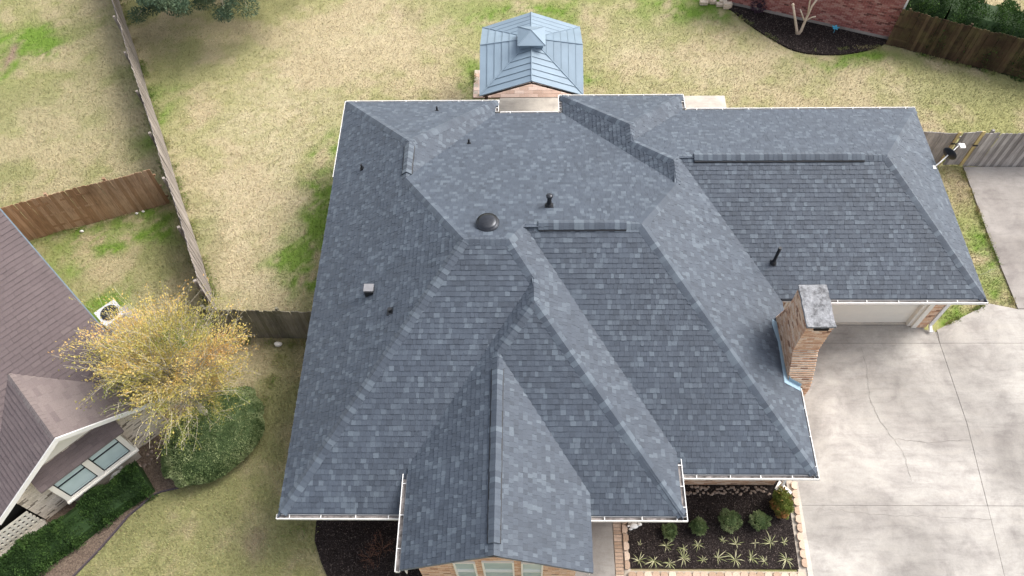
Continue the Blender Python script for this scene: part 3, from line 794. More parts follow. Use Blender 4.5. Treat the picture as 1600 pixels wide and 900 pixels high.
# ridge vents: a raised black vent strip with caps laid over it
def ridge_vent(s1, s2, p, q):
    p3, q3 = Vector(P3(s1, p)), Vector(P3(s1, q)); d = (q3-p3).normalized()
    nA, nB = S[s1].normal(), S[s2].normal(); vent = MB()
    def down(n):
        s = n.cross(d).normalized(); return s if s.z < 0 else -s
    a, b = down(nA), down(nB); up = Vector((0, 0, 1)); vs = []
    for c in (p3, q3): vs += [c+a*.200+up*.050, c+up*.06, c+b*.200+up*.050, c+b*.200-up*.03, c+a*.200-up*.03]
    fs = [(0, 5, 6, 1), (1, 6, 7, 2), (2, 7, 8, 3), (3, 8, 9, 4), (4, 9, 5, 0), (0, 1, 2, 3, 4), (9, 8, 7, 6, 5)]
    vent.add([tuple(x) for x in vs], fs); vent.build('ridge_vent', M_BLACK, roof)
    cap_line(p3-d*.01, q3+d*.01, nA, nB, caps, wd=.172, lift=.085, thick=.012)
ridge_vent('S3', 'N', (.33, 13.17), (2.76, 13.17)); ridge_vent('NG', 'SG', (5.21, 16.53), (10.45, 16.53))
ridge_vent('Ww', 'Eg', (-.77, 4.66), (-.77, 9.13)); ridge_vent('W', 'NWe', (-3.72, 15.93), (-3.72, 17.10))
caps.sort(key=lambda c: -proj_scale(c[1])*(1 if at_frame(c[1]) else 0))
restc = MB()
for i, (m, _) in enumerate(caps):
    if i < 300: m.build('ridge_cap', M_SH, roof)
    else: restc.add(m.v, m.f); restc.t[-len(m.t):] = m.t
restc.build('ridge_cap_run', M_SH, roof, kind='stuff')

# gutters ---------------------------------------------------------
def gutter(p0, p1, nrm, z, hang=.9, off=0.0, dirt=True, parent=None, wid=.125):
    """open-topped white gutter whose outer lip runs p0->p1; nrm points away from the house"""
    p0, p1 = Vector((p0[0], p0[1], 0)), Vector((p1[0], p1[1], 0)); n = Vector((nrm[0], nrm[1], 0))
    d = (p1-p0).normalized()
    prof = [(0, 0), (0, -.10), (-.10, -.125), (-wid, -.125), (-wid, -.01), (-wid+.008, -.01), (-wid+.008, -.113), (-.10, -.113), (-.014, -.09), (-.022, -.005), (-.022, 0)]
    vs = []
    for p in (p0, p1):
        for a, b in prof: v = p+n*a; vs.append((v.x, v.y, z+b))
    k = len(prof)
    fs = [(i, (i+1) % k, k+(i+1) % k, k+i) for i in range(k)]+[tuple(range(k-1, -1, -1)), tuple(range(k, 2*k))]
    m = MB(); m.add(vs, fs); g = m.build('gutter', M_WHITE, parent or house)
    L = (p1-p0).length
    e = MB()                                   # end plates
    for p, s in ((p0, 1), (p1, -1)):
        q0, q1 = p-n*wid, p; e.obox((q0.x+d.x*.004*s, q0.y+d.y*.004*s), (q1.x+d.x*.004*s, q1.y+d.y*.004*s), .008, z-.122, z-.002)
    e.build('end_cap', M_WHITE, g)
    if dirt:
        f = MB(); a, b = p0-n*.065+d*.02, p1-n*.065-d*.02; f.obox((a.x, a.y), (b.x, b.y), .075, z-.110, z-.062); f.build('leaf_debris', M_DIRT, g)
    t = .35
    while t < L-.1 and hang:
        c = p0+d*t; a, b = c-n*(wid-.005), c-n*.012
        h = MB(); h.obox((a.x, a.y), (b.x, b.y), .022, z-.014, z-.002); h.build('hanger', M_WHITE, g); t += hang*random.uniform(.9, 1.1)
    return g
gutter((-6.55, 20.92), (-.98, 20.92), (0, 1), 2.75); gutter((-6.60, 20.9), (-6.60, 17.35), (-1, 0), 2.75, 0, dirt=False)
gutter((-1.0, 20.88), (-1.0, 20.34), (1, 0), 2.75, .3); gutter((-.94, 20.34), (1.12, 20.34), (0, 1), 2.75)
gutter((1.14, 21.14), (1.14, 20.34), (-1, 0), 2.75, .3); gutter((1.16, 21.16), (5.66, 21.16), (0, 1), 2.75)
gutter((5.68, 21.14), (5.68, 20.47), (1, 0), 2.75, .3); gutter((5.72, 20.46), (13.80, 20.46), (0, 1), 2.75)
gutter((-6.60, 5.77), (-3.22, 5.77), (0, -1), 2.75); gutter((-3.28, 6.92), (-3.28, 4.34), (-1, 0), 3.25, .8)
gutter((1.66, 5.73), (4.17, 5.73), (0, -1), 2.82); gutter((4.17, 5.75), (4.17, 7.42), (1, 0), 2.82, .55)
gutter((4.22, 6.93), (7.86, 6.93), (0, -1), 2.60); gutter((7.86, 6.94), (7.86, 9.60), (1, 0), 2.60, .8, dirt=False)
gutter((8.16, 12.42), (14.0, 12.42), (0, -1), 2.62)

# walls and soffits -----------------------------------------------
wl = MB(); IN = .42
wings = [(-6.13, -3.0, 6.50, 20.4), (-3.0, -1.46, 8, 20.4), (-2.85, 1.28, 4.72, 16), (-1.46, 1.6, 12, 19.9), (1.28, 3.72, 6.55, 13), (3.0, 7.38, 7.62, 19.9), (1.60, 5.22, 15, 20.65), (5.0, 13.36, 13.26, 19.98)]
for i, (x0, x1, y0, y1) in enumerate(wings): wl.box(x0+.001*i, x1-.001*i, y0+.0013*i, y1-.0011*i, 0, 2.50+.003*i)
wl.build('wall', M_HWALL, house)
sf = MB()
for i, (x0, x1, y0, y1) in enumerate([(-6.5, -3.2, 5.88, 20.8), (-3.3, -1.1, 8, 20.8), (-1.2, 1.3, 12, 20.2), (1.6, 4.05, 5.85, 12), (3.0, 7.7, 7.05, 20.2), (1.25, 5.56, 14, 21.05), (5.0, 13.7, 12.54, 20.33)]):
    sf.box(x0, x1, y0, y1, 2.44+.004*i, 2.50+.004*i)
sf.build('soffit', M_SOFF, house)
fs_ = MB()
fs_.box(-6.50, -6.47, 5.9, 20.8, 2.50, 2.66); fs_.box(13.70, 13.73, 12.6, 20.3, 2.45, 2.64); fs_.box(8.15, 13.7, 12.56, 12.59, 2.45, 2.60)
fs_.box(-6.47, -3.2, 5.93, 5.96, 2.45, 2.68); fs_.box(1.7, 4.0, 5.90, 5.93, 2.45, 2.72); fs_.box(4.2, 7.7, 7.10, 7.13, 2.45, 2.55)
fs_.box(-3.12, -3.09, 4.5, 6.9, 2.3, 3.16); fs_.box(1.58, 1.61, 4.5, 5.9, 2.3, 2.98)
fs_.build('fascia', M_WHITE, house)

# brick laying ----------------------------------------------------
def bricks_rect(x0, x1, z0, z1, place, mat, parent, tone=random.random, L=.20, H=.068, T=.012, singles=True, holes=(), name='brick', clipf=None):
    """running bond on a wall; place(s, z, depth) gives a 3-D point; holes are (s0,s1,z0,z1)"""
    rest = MB(); n = 0; z = z0; r = 0; todo = []
    while z < z1-.02:
        zt = min(z+H-.008, z1); s = x0-(L/2 if r % 2 else 0)
        while s < x1:
            a, b = max(s, x0), min(s+L-.008, x1)
            segs = [(a, b)]
            for h in holes:
                if zt > h[2] and z < h[3]:
                    ns = []
                    for p, q in segs:
                        if q <= h[0] or p >= h[1]: ns.append((p, q)); continue
                        if p < h[0]: ns.append((p, h[0]))
                        if q > h[1]: ns.append((h[1], q))
                    segs = ns
            for p, q in segs:
                if q-p < .02: continue
                if clipf and not clipf((p+q)/2, (z+zt)/2): continue
                j = T+random.uniform(-.004, .005)
                vs = [place(p, z, 0), place(q, z, 0), place(q, zt, 0), place(p, zt, 0), place(p, z, j), place(q, z, j), place(q, zt, j), place(p, zt, j)]
                todo.append((vs, tone()))
            s += L
        z += H; r += 1
    fs = [(4,5,6,7), (0,4,7,3), (1,2,6,5), (3,7,6,2), (0,1,5,4)]
    for i, (vs, tn) in enumerate(todo):
        cen = Vector(vs[4]); wv = root_to_world(cen, parent)
        m = MB() if (singles is True or (singles and i < singles)) else rest
        m.add(vs, fs, tn)
        if m is not rest: m.build(name, mat, parent)
    if rest.v: rest.build('brickwork', mat, parent, kind='stuff')
    return len(todo)
def tbr():
    r = random.random(); return random.uniform(0, .15) if r < .08 else random.uniform(.3, 1)

# front gable wall with three windows
fw = MB()
gz = lambda x: min(S['Ww'].z(x, 0), S['Eg'].z(x, 0))-.15
def gable_prism(mb, x0, x1, y0, y1, zb, xs):
    pts = [(x0, zb)]+[(x1, zb)]+[(x1, gz(x1))]+[(x, gz(x)) for x in xs]+[(x0, gz(x0))]
    n = len(pts); mb.add([(x, y0, z) for x, z in pts]+[(x, y1, z) for x, z in pts], [tuple(range(n)), tuple(range(2*n-1, n-1, -1))]+[(i, n+i, n+(i+1) % n, (i+1) % n) for i in range(n)])
gable_prism(fw, -2.85, 1.28, 4.71, 4.85, .0, [-.77]); front = fw.build('front_wall', M_MORT, house)
holes = [(-1.90, -1.33, .7, 2.76), (-1.16, -.34, .7, 2.86), (-.16, .41, .7, 2.76)]
bricks_rect(-2.85, 1.28, .03, 4.5, lambda s, z, d: (s, 4.71-d, z), M_BR, front, tbr, holes=holes, clipf=lambda s, z: z < gz(s)-.02, singles=280)
for (x0, x1, z0, z1) in holes:
    m = MB(); f = .045
    m.box(x0, x0+f, 4.66, 4.712, z0, z1); m.box(x1-f, x1, 4.66, 4.712, z0, z1); m.box(x0+f, x1-f, 4.66, 4.712, z1-f, z1); m.box(x0+f, x1-f, 4.66, 4.712, z0, z0+f)
    for zz in (1.72, 1.88): m.box(x0+f, x1-f, 4.675, 4.711, zz, zz+.035)
    wdo = m.build('window', M_CREAM, house)
    k = MB(); k.box(x0+f, x1-f, 4.697, 4.7085, z0+f, z1-f); k.build('pane', M_GLASS, wdo)
# rake boards of the front gable
rk = MB()
for (x0, x1) in ((-3.2, -.77), (1.6, -.77)):
    sg_ = 1 if x1 > x0 else -1
    A0 = (x0, gz(x0)+.02+(.0)); A1 = (x1, gz(x1)+.02)
    vs = [(A0[0], 4.40, A0[1]-.12), (A1[0], 4.40, A1[1]-.12), (A1[0], 4.40, A1[1]+.0), (A0[0], 4.40, A0[1]+.0), (A0[0], 4.44, A0[1]-.12), (A1[0], 4.44, A1[1]-.12), (A1[0], 4.44, A1[1]+.0), (A0[0], 4.44, A0[1]+.0)]
    fs = [(0,1,2,3), (4,7,6,5), (0,4,5,1), (3,2,6,7), (0,3,7,4), (1,5,6,2)]
    rk.add(vs, fs if sg_ > 0 else [f[::-1] for f in fs])
    vs = [(A0[0], 4.44, A0[1]-.09), (A1[0], 4.44, A1[1]-.09), (A1[0], 4.72, A1[1]-.09), (A0[0], 4.72, A0[1]-.09)]
    vs2 = [(x, y, z-.03) for x, y, z in vs]; rk.add(vs+vs2, [(0,1,2,3), (7,6,5,4), (0,4,5,1), (1,5,6,2), (2,6,7,3), (3,7,4,0)])
rk.build('rake_board', m_plain('tan_rake_paint', (.55, .45, .33, 1), .6, .3), house)

# wall under the right eave (bricks in sight as a thin strip)
m = MB(); m.box(4.0, 7.39, 7.606, 7.68, 0, 2.44); side = m.build('entry_wall', M_MORT, house)
bricks_rect(4.2, 7.38, .05, .75, lambda s, z, d: (s, 7.612-d, z), M_BR, side, tbr, singles=True)

# garage front: panelled door, cream casing, brick pier, downspout
m = MB(); m.box(8.4, 12.78, 13.236, 13.258, .04, 2.42); gd = m.build('garage_door', M_CREAM, house)
for i in range(4):
    m = MB(); m.box(8.5, 12.74, 13.20, 13.235, .045+i*.56, .045+i*.56+.552); m.build('door_panel', M_CREAM, gd)
cs = MB(); cs.box(12.74, 12.86, 13.06, 13.25, .04, 2.44); cs.box(12.86, 13.02, 12.98, 13.25, .04, 2.44); cs.build('door_casing', M_CREAM, house)
m = MB(); m.box(13.02, 13.35, 13.02, 13.26, 0, 2.44); pr = m.build('brick_pier', M_MORT, house)
bricks_rect(13.03, 13.345, .03, 2.43, lambda s, z, d: (s, 13.02-d, z), M_BR, pr, tbr)
bricks_rect(13.02, 13.25, .03, 2.43, lambda s, z, d: (13.35+d, s, z), M_BR, pr, tbr)
ds = MB(); ds.box(13.38, 13.50, 12.98, 13.08, .22, 2.40)
ds.add([(13.39,12.78,.06),(13.48,12.78,.06),(13.48,12.99,.16),(13.39,12.99,.16),(13.39,12.78,.14),(13.48,12.78,.14),(13.48,13.05,.27),(13.39,13.05,.27)], [(0,3,2,1),(4,5,6,7),(0,1,5,4),(1,2,6,5),(2,3,7,6),(3,0,4,7)])
ds.build('downspout', M_WHITE, house)

# chimney: narrow stack with stepped shoulders north and south ------
CZ = 5.06
def cprof(z):
    s = np.interp(z, [0, 2.5, 2.9, 3.25, 3.75, CZ], [9.62, 9.62, 9.74, 9.93, 10.24, 10.24])
    n = np.interp(z, [0, 2.6, 3.3, 4.1, CZ], [11.95, 11.85, 11.66, 11.46, 11.46]); return float(s), float(n)
core = MB(); zc = .0; brick_list = []; r = 0; H = .068
while zc < CZ-.01:
    y0, y1 = cprof(zc+.03); zt = min(zc+H, CZ); core.box(7.412, 8.108, y0+.012, y1-.012, zc, zt+.0)
    zz = zt-.008
    def run(a, b, face):
        s = a-(.10 if r % 2 else 0)
        while s < b:
            p, q = max(s, a), min(s+.192, b); s += .20
            if q-p < .03: continue
            j = random.uniform(-.003, .005)
            if face == 'W': bb = (7.40-j, 7.42, p, q)
            elif face == 'E': bb = (8.10, 8.12+j, p, q)
            elif face == 'S': bb = (p, q, y0-j, y0+.09)
            else: bb = (p, q, y1-.09, y1+j)
            m = MB(); m.box(bb[0], bb[1], bb[2], bb[3], zc, zz, tbr()); brick_list.append((m, face, zc))
    run(y0+.095, y1-.095, 'W'); run(7.405, 8.115, 'S'); run(y0+.095, y1-.095, 'E'); run(7.405, 8.115, 'N')
    zc += H; r += 1
ch = core.build('chimney', M_MORT, house)
rest = MB(); vis = [b for b in brick_list if (b[1] == 'S' and b[2] > 1.0) or (b[1] == 'W' and b[2] > 2.6)]
vis.sort(key=lambda b: -b[2]); vs_ = set(id(b[0]) for b in vis[:300])
for m, fc, z in brick_list:
    if id(m) in vs_: m.build('brick', M_BR, ch)
    else: rest.add(m.v, m.f); rest.t[-len(m.t):] = m.t
rest.build('brickwork', M_BR, ch, kind='stuff')
def capstone():
    m = MB(); nx_, ny_ = 7, 11; x0, x1, y0, y1 = 7.38, 8.14, 10.20, 11.50; vs = []
    for lay, z in ((0, CZ-.01), (1, CZ+.075)):
        for j in range(ny_+1):
            for i in range(nx_+1):
                ex = (i in (0, nx_)) or (j in (0, ny_)); q = random.uniform(-.012, .012) if ex else 0
                vs.append((x0+(x1-x0)*i/nx_+q, y0+(y1-y0)*j/ny_+q, z+(random.uniform(-.012, .010) if lay else 0)))
    N_ = (nx_+1)*(ny_+1); I = lambda l, i, j: l*N_+j*(nx_+1)+i; fs = []
    for j in range(ny_):
        for i in range(nx_):
            fs.append((I(1,i,j), I(1,i+1,j), I(1,i+1,j+1), I(1,i,j+1))); fs.append((I(0,i,j), I(0,i,j+1), I(0,i+1,j+1), I(0,i+1,j)))
    for i in range(nx_): fs += [(I(0,i,0), I(0,i+1,0), I(1,i+1,0), I(1,i,0)), (I(0,i+1,ny_), I(0,i,ny_), I(1,i,ny_), I(1,i+1,ny_))]
    for j in range(ny_): fs += [(I(0,0,j+1), I(0,0,j), I(1,0,j), I(1,0,j+1)), (I(0,nx_,j), I(0,nx_,j+1), I(1,nx_,j+1), I(1,nx_,j))]
    m.add(vs, fs); return m.build('chimney_cap', M_CAP, ch)
capstone()
m = MB(); m.box(7.60, 7.98, 10.19, 10.245, CZ-.13, CZ-.015); m.build('soot_patch', M_BLK, ch)  # dark soot patch laid on the bricks under the cap, no opening
fl = MB(); E3 = S['E3']
def flp(x, y, n): return tuple(Vector((x, y, E3.z(x, y)))+E3.normal()*n)
strip = [((7.26, 11.66), (7.41, 11.60)), ((7.20, 11.45), (7.41, 11.30)), ((7.30, 10.9), (7.41, 10.9)), ((7.28, 10.3), (7.41, 10.3)), ((7.26, 9.60), (7.41, 9.72)), ((7.80, 9.50), (7.80, 9.64))]
vs = []
for o, i in strip:
    vs += [flp(*o, .022), flp(*i, .035), tuple(Vector(flp(*i, .035))+Vector((0, 0, .14)))]
fs = []
for k in range(len(strip)-1):
    a = k*3; fs += [(a, a+1, a+4, a+3), (a+1, a+2, a+5, a+4)]
fl.add(vs, [f[::-1] for f in fs]); o_fl = fl.build('flashing', M_BLUE, ch)
sm = o_fl.modifiers.new('thick', 'SOLIDIFY'); sm.thickness = .006

# roof vents ------------------------------------------------------
def pipe(s, u_pt, h, r, name='vent_pipe', capm=None, collar=True):
    x, y = u_pt; z = S[s].z(x, y); m = MB()
    m.tube([(x, y, z-.05), (x, y, z+h)], r, 12)
    if h > .2: m.lathe((x, y, z), [(r*1.9, -.06), (r*1.9, .05), (r*1.25, .11), (r*1.0, .13)], 12)
    p = m.build(name, M_BLACK, roof, smooth=False)
    if capm is not None:
        c = MB(); c.lathe((x, y, z+h), [(r*.9, 0), (r*1.45, .01), (r*1.5, .05), (r*1.1, .075), (r*.5, .085)], 14); c.build('pipe_cap', capm, p, smooth=True)
    f = MB(); pts = []
    nrm = S[s].normal(); A = Vector((1, 0, 0)) if S[s].ax == 'y' else Vector((0, 1, 0)); B = nrm.cross(A)
    c0 = Vector((x, y, z))+nrm*.024
    q = [c0+A*a*r*1.9+B*b*r*1.9 for a, b in ((-1,-1), (1,-1), (1,1), (-1,1))]
    f.add([tuple(v) for v in q]+[tuple(v-nrm*.02) for v in q], [(0,1,2,3), (7,6,5,4), (0,4,5,1), (1,5,6,2), (2,6,7,3), (3,7,4,0)])
    f.build('flashing', M_BLACK if r < .05 else M_GALV, p)
pipe('SG', (7.55, 13.54), .82, .05)
pipe('N', (.645, 14.13), .42, .065, capm=M_GALV)
pipe('N', (-1.92, 17.95), .20, .032); pipe('NWn', (-3.14, 19.90), .20, .032); pipe('W', (-5.42, 17.06), .22, .035); pipe('W', (-3.79, 11.0), .16, .055)
# round attic fan
x, y = -1.09, 13.15; z = S['N'].z(x, y); m = MB()
m.lathe((x, y, z), [(.25, -.10), (.25, .12), (.22, .125)], 26); t = m.build('attic_fan', M_BLACK, roof)
m = MB(); m.lathe((x, y, z), [(.30, .125), (.325, .135), (.32, .15), (.27, .155), (.255, .185), (.22, .205), (.15, .218), (.07, .225), (.015, .227)], 30)
m.build('fan_dome', M_GALV, t, smooth=True)
# square box vent
x, y = -4.53, 11.93; z = S['W'].z(x, y); m = MB()
m.box(x-.13, x+.13, y-.13, y+.13, z-.12, z+.20); t = m.build('box_vent', M_BLACK, roof)
m = MB(); m.box(x-.15, x+.13, y-.10, y+.15, z+.205, z+.225); m.build('vent_lid', m_plain('pale_grey_lid', (.20, .20, .21, 1), .7, .2), t)

# ------------------------------------------------------------------ fences
def fence(name, label, a, b, side, mat, h=1.83, wp=.14, gap=.003, cap_z=.02, jit=.015, posts=2.4, wavy=0.0, rails=True, postm=None, dogear=True):
    """picket fence a->b; side = +1/-1 puts the rails and posts on the left/right of a->b"""
    a = Vector((a[0], a[1])); b = Vector((b[0], b[1])); d = (b-a); L = d.length; d.normalize(); n = Vector((-d.y, d.x))
    mid = (a+b)/2; rz = math.atan2(d.y, d.x)
    t = thing(name, (mid.x, mid.y, 0), label, 'fence', rz=rz, frame=(0, 0, 0))
    pm = MB(); w2 = wp/2; th = .018
    pts = [(-w2, 0), (w2, 0), (w2, h-.03), (w2-.025, h), (-w2+.025, h), (-w2, h-.03)]; k = len(pts)
    pm.add([(x, -th/2, z) for x, z in pts]+[(x, th/2, z) for x, z in pts], [tuple(range(k)), tuple(range(2*k-1, k-1, -1))]+[(i, k+i, k+(i+1) % k, (i+1) % k) for i in range(k)])
    first = None; x = -L/2+w2
    while x < L/2:
        off = wavy*math.sin(x*1.1+1)*.5
        loc = (x, off+random.uniform(-.004, .004), random.uniform(-jit, jit)-.02)
        rot = (random.uniform(-.012, .012), random.uniform(-.008, .008), random.uniform(-.02, .02))
        if first is None: first = pm.build('picket', mat, t, centre=False); first.location = loc; first.rotation_euler = rot
        else: dup(first, t, loc, rot)
        x += wp+gap
    if rails:
        for z in (.35, .95, 1.55):
            m = MB(); y0 = side*.012; y1 = side*.052; m.box(-L/2, L/2, min(y0, y1), max(y0, y1), z-.045, z+.045); m.build('rail', postm or mat, t)
    if posts:
        q = 0.3; p0 = None
        while q < L:
            if p0 is None:
                m = MB(); m.box(-.045, .045, -.045, .045, -.05, h+cap_z); p0 = m.build('post', postm or mat, t, centre=False); p0.location = (-L/2+q, side*.10, 0)
            else: dup(p0, t, (-L/2+q, side*.10, 0))
            q += posts
    return t

fence('wooden_fence', 'long silvered picket fence running up the left side between the two yards', (-10.62, 13.53), (-20.3, 33.6), 1, M_WGREY, cap_z=.03, wavy=.03)
fence('wooden_fence', 'reddish brown stained fence meeting the long grey fence, behind the purple roof', (-20.9, 15.75), (-13.42, 18.45), 1, M_WBROWN, h=1.95, gap=.001, jit=.006, posts=2.0, rails=True, wavy=.05)
fence('wooden_fence', 'mossy green-grey fence between the yellow tree and the big house', (-10.7, 12.70), (-6.2, 12.56), 1, M_WGREEN, wavy=.02)
fence('wooden_fence', 'dark mossy brown fence beside the red brick wall in the top right corner', (15.32, 26.84), (24.6, 22.95), 1, M_WDARK, wavy=.06, jit=.03)
fence('wooden_fence', 'pale grey weathered fence right of the gate, past the garage', (16.62, 20.07), (24.0, 20.0), 1, M_WGATE, wavy=.04)
# gate between the fence and the garage, with two new yellow boards
gt = thing('wooden_gate', (15.2, 20.12, 0), 'grey wooden gate with two new yellow pine boards beside the garage roof', 'gate', frame=(15.2, 20.12, 0))
x = 13.5
first = None
while x < 16.55:
    if not (15.66 < x < 15.78):
        zt = 1.80+.05*math.sin((x-13.5)*2.4)
        m = MB(); m.box(x, x+.134, 20.11, 20.13, .02, zt+random.uniform(-.012, .012)); m.build('picket', M_WGATE, gt)
    x += .14
for x0, x1, z1 in ((15.665, 15.775, 1.84), (16.50, 16.62, 1.86)):
    m = MB(); m.box(x0, x1, 20.07, 20.105, .02, z1); m.build('yellow_board', M_WYEL, gt)
for z in (.35, 1.5): m = MB(); m.box(13.5, 16.55, 20.135, 20.175, z-.045, z+.045); m.build('rail', M_WGATE, gt)
for xx, zz in ((15.72, 1.25), (16.56, 1.15)):
    m = MB(); m.box(xx-.09, xx+.10, 20.045, 20.068, zz-.03, zz+.03); m.build('hinge', M_BLACK, gt)

# ------------------------------------------------------------------ gazebo
gcx, gcy = .18, 23.33
gz_ = thing('metal_gazebo', (gcx, gcy, 0), 'blue-grey steel gazebo with a tiered roof on the pink paver patio', 'gazebo', frame=(gcx, gcy, 0))
X0, X1, Y0, Y1 = -1.74, 2.09, 21.46, 25.18; ZC, ZM, ZT = 2.40, 3.12, 3.46
corners = [(X0, Y0), (X1, Y0), (X1, Y1), (X0, Y1)]; mids = [((X0+X1)/2, Y0), (X1, (Y0+Y1)/2+.03), ((X0+X1)/2, Y1), (X0, (Y0+Y1)/2+.03)]
cen = Vector((gcx, gcy, ZT)); NB = 7
for q in range(4):
    mp = Vector((*mids[q], ZM))
    for cpt in (corners[q], corners[(q+1) % 4]):
        cp = Vector((*cpt, ZC)); up = (mp-cen).cross(cp-cen).normalized(); up = up if up.z > 0 else -up
        for b in range(NB):
            f0, f1 = b/NB, (b+1)/NB
            f0 = max(f0, .04)
            e0 = 1-f1; 
            A, B = cen.lerp(mp, f0), cen.lerp(cp, f0); A2, B2 = cen.lerp(mp, f1), cen.lerp(cp, f1)
            lap = .004 if b % 2 else .0
            o0 = up*.014; o1 = up*.030
            vs = [A+o0, B+o0, B2+o1, A2+o1]+[v-up*.022 for v in (A, B, B2, A2)]
            if (vs[1]-vs[0]).cross(vs[2]-vs[1]).dot(up) < 0: fs = [(3,2,1,0), (4,5,6,7), (0,1,5,4), (1,2,6,5), (2,3,7,6), (3,0,4,7)]
            else: fs = [(0,1,2,3), (7,6,5,4), (0,4,5,1), (1,5,6,2), (2,6,7,3), (3,7,4,0)]
            m = MB(); m.add([tuple(v) for v in vs], fs); m.build('roof_panel', M_STEEL, gz_)
            if b < NB-1: m = MB(); m.tube([A2+up*.030, B2+up*.030], .011, 4); m.build('seam', M_SEAM, gz_)
for q in range(4):
    for pt, z in ((mids[q], ZM), (corners[q], ZC)):
        a = Vector((*pt, z)); m = MB(); m.tube([cen+Vector((0, 0, .03)), a+Vector((0, 0, .035))], .022, 6); m.build('hip_cap', M_STEEL, gz_)
m = MB()
m.box(-.25, .60, 22.92, 23.74, 3.34, 3.56); m.build('cupola_curb', M_STEEL, gz_)
CU = [(-.34, 22.80), (.69, 22.80), (.69, 23.84), (-.34, 23.84)]
m = MB(); ap = (.17, 23.32, 3.86); vs = [(x, y, 3.585) for x, y in CU]+[(x, y, 3.56) for x, y in CU]+[ap]
m.add(vs, [(0,1,8), (1,2,8), (2,3,8), (3,0,8), (7,6,5,4), (0,4,5,1), (1,5,6,2), (2,6,7,3), (3,7,4,0)]); m.build('cupola_roof', M_STEEL, gz_)
for x, y in CU:
    m = MB(); m.tube([(x, y, 3.595), (ap[0], ap[1], ap[2]+.008)], .013, 5); m.build('hip_cap', M_STEEL, gz_)
M_BRZ = m_plain('dark_bronze_frame', (.045, .032, .028, 1), .5, .4)
for q in range(4):
    a, b = corners[q], corners[(q+1) % 4]; mq = mids[q]; inn_ = Vector((gcx-mq[0], gcy-mq[1], 0)).normalized()*.09
    for c in (a, b):
        p0 = Vector((*mq, ZM-.16))+inn_; p1 = Vector((*c, ZC-.14))+inn_; p1 = p1.lerp(p0, .06)
        m = MB(); m.tube([p0, p1], .030, 4); m.build('arched_beam', M_BRZ, gz_)
        for t_ in (.0, .33, .66):
            pp = p0.lerp(p1, t_); m = MB(); m.box(pp.x-.018, pp.x+.018, pp.y-.03, pp.y+.03, pp.z, pp.z+.11); m.build('bracket', M_BRZ, gz_)
for cx, cy in corners:
    px_, py_ = gcx+(cx-gcx)*.88, gcy+(cy-gcy)*.88; m = MB(); m.box(px_-.06, px_+.06, py_-.06, py_+.06, .02, 2.45); m.build('post', M_BRZ, gz_)

# ------------------------------------------------------------------ the neighbour's beige brick house (lower left)
AX, AY = -14.4165, 6.3463; RZ = math.atan2(.71043234, .70376551)
nb = thing('beige_brick_house', (AX, AY, 0), 'beige brick house with a purple-brown shingled roof in the lower left corner', 'house', rz=RZ, frame=(0, 0, 0))
MN = Matrix.Translation((AX, AY, 0)) @ Matrix.Rotation(RZ, 4, 'Z')
def nbw(p): return MN @ Vector(p)
# local frame: x along the front wall, y towards the back
msl, gsl = .67, .60
mainz = lambda y: 2.96+msl*(y-.79)
S_main = Slope('y', 1, msl, 2.96-msl*.79, [(-13, -.15), (-.30, -.15), (-.16, .0), (2.24, 2.13), (3.74, .79), (4.80, -.15), (4.80, 5.9), (-13, 5.9)])
# valley corner points
S_gr = Slope('x', -1, gsl, 3.86+gsl*2.24, [(2.24, -.54), (4.80, -.54), (4.80, -.15), (3.74, .79), (2.24, 2.13)])
S_gl = Slope('x', 1, gsl, 3.86-gsl*2.24, [(2.24, -.54), (2.24, 2.13), (.15, .26), (-.30, -.15), (-.30, -.54)])
S_back = Slope('y', -1, msl, mainz(5.9)+msl*5.9, [(-13, 5.9), (4.80, 5.9), (4.80, 12), (-13, 12)])
nsl = [S_main, S_gr, S_gl, S_back]
nroof = deck(nsl, None, M_NSH, .12).build('roof', M_NSH, nb); ROOTM[nroof.name] = MN
class _R: pass
def nb_norm(s):
    return s
# scoring needs world normals: wrap
for s in nsl: s.normal_l = s.normal
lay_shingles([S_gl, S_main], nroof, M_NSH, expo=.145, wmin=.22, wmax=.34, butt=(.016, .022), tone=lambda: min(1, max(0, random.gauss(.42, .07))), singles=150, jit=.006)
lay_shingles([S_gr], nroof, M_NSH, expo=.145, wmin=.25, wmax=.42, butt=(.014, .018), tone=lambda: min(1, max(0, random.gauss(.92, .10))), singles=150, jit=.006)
nc = []
cap_line((2.24, -.52, 3.86), (2.24, 2.10, 3.86), S_gr.normal(), S_gl.normal(), nc, tone=lambda: random.uniform(.85, 1), wd=.14)
for m, _ in nc: m.build('ridge_cap', M_NSH, nroof)
wl2 = MB()
wl2.box(.16, 4.40, .02, 1.0, 0, 2.40); wl2.box(-12.6, 4.38, .9, 11.6, 0, 2.38); nwall = wl2.build('wall', M_NWALL, nb)
gw = MB(); pts = [(.16, 2.38), (4.40, 2.38), (4.40, 2.46), (2.24, 3.70), (.16, 2.46)]; n5 = len(pts)
gw.add([(x, .025, z) for x, z in pts]+[(x, .14, z) for x, z in pts], [tuple(range(n5)), tuple(range(2*n5-1, n5-1, -1))]+[(i, n5+i, n5+(i+1) % n5, (i+1) % n5) for i in range(n5)])
fwall = gw.build('gable_panel', M_CREAM, nb); ROOTM[fwall.name] = MN
def nbt():
    r = random.random(); return random.uniform(0, .12) if r < .13 else random.uniform(.45, 1)
bricks_rect(.16, 4.42, .02, 2.40, lambda s, z, d: (s, .02-d, z), M_NBR, nwall, nbt, L=.235, H=.06, T=.018, singles=300, holes=[(1.0, 3.30, .70, 2.3)])
bricks_rect(.0, .9, .02, 2.40, lambda s, z, d: (4.40+d, s+.02, z), M_NBR, nwall, nbt, L=.235, H=.06, T=.018, singles=0)
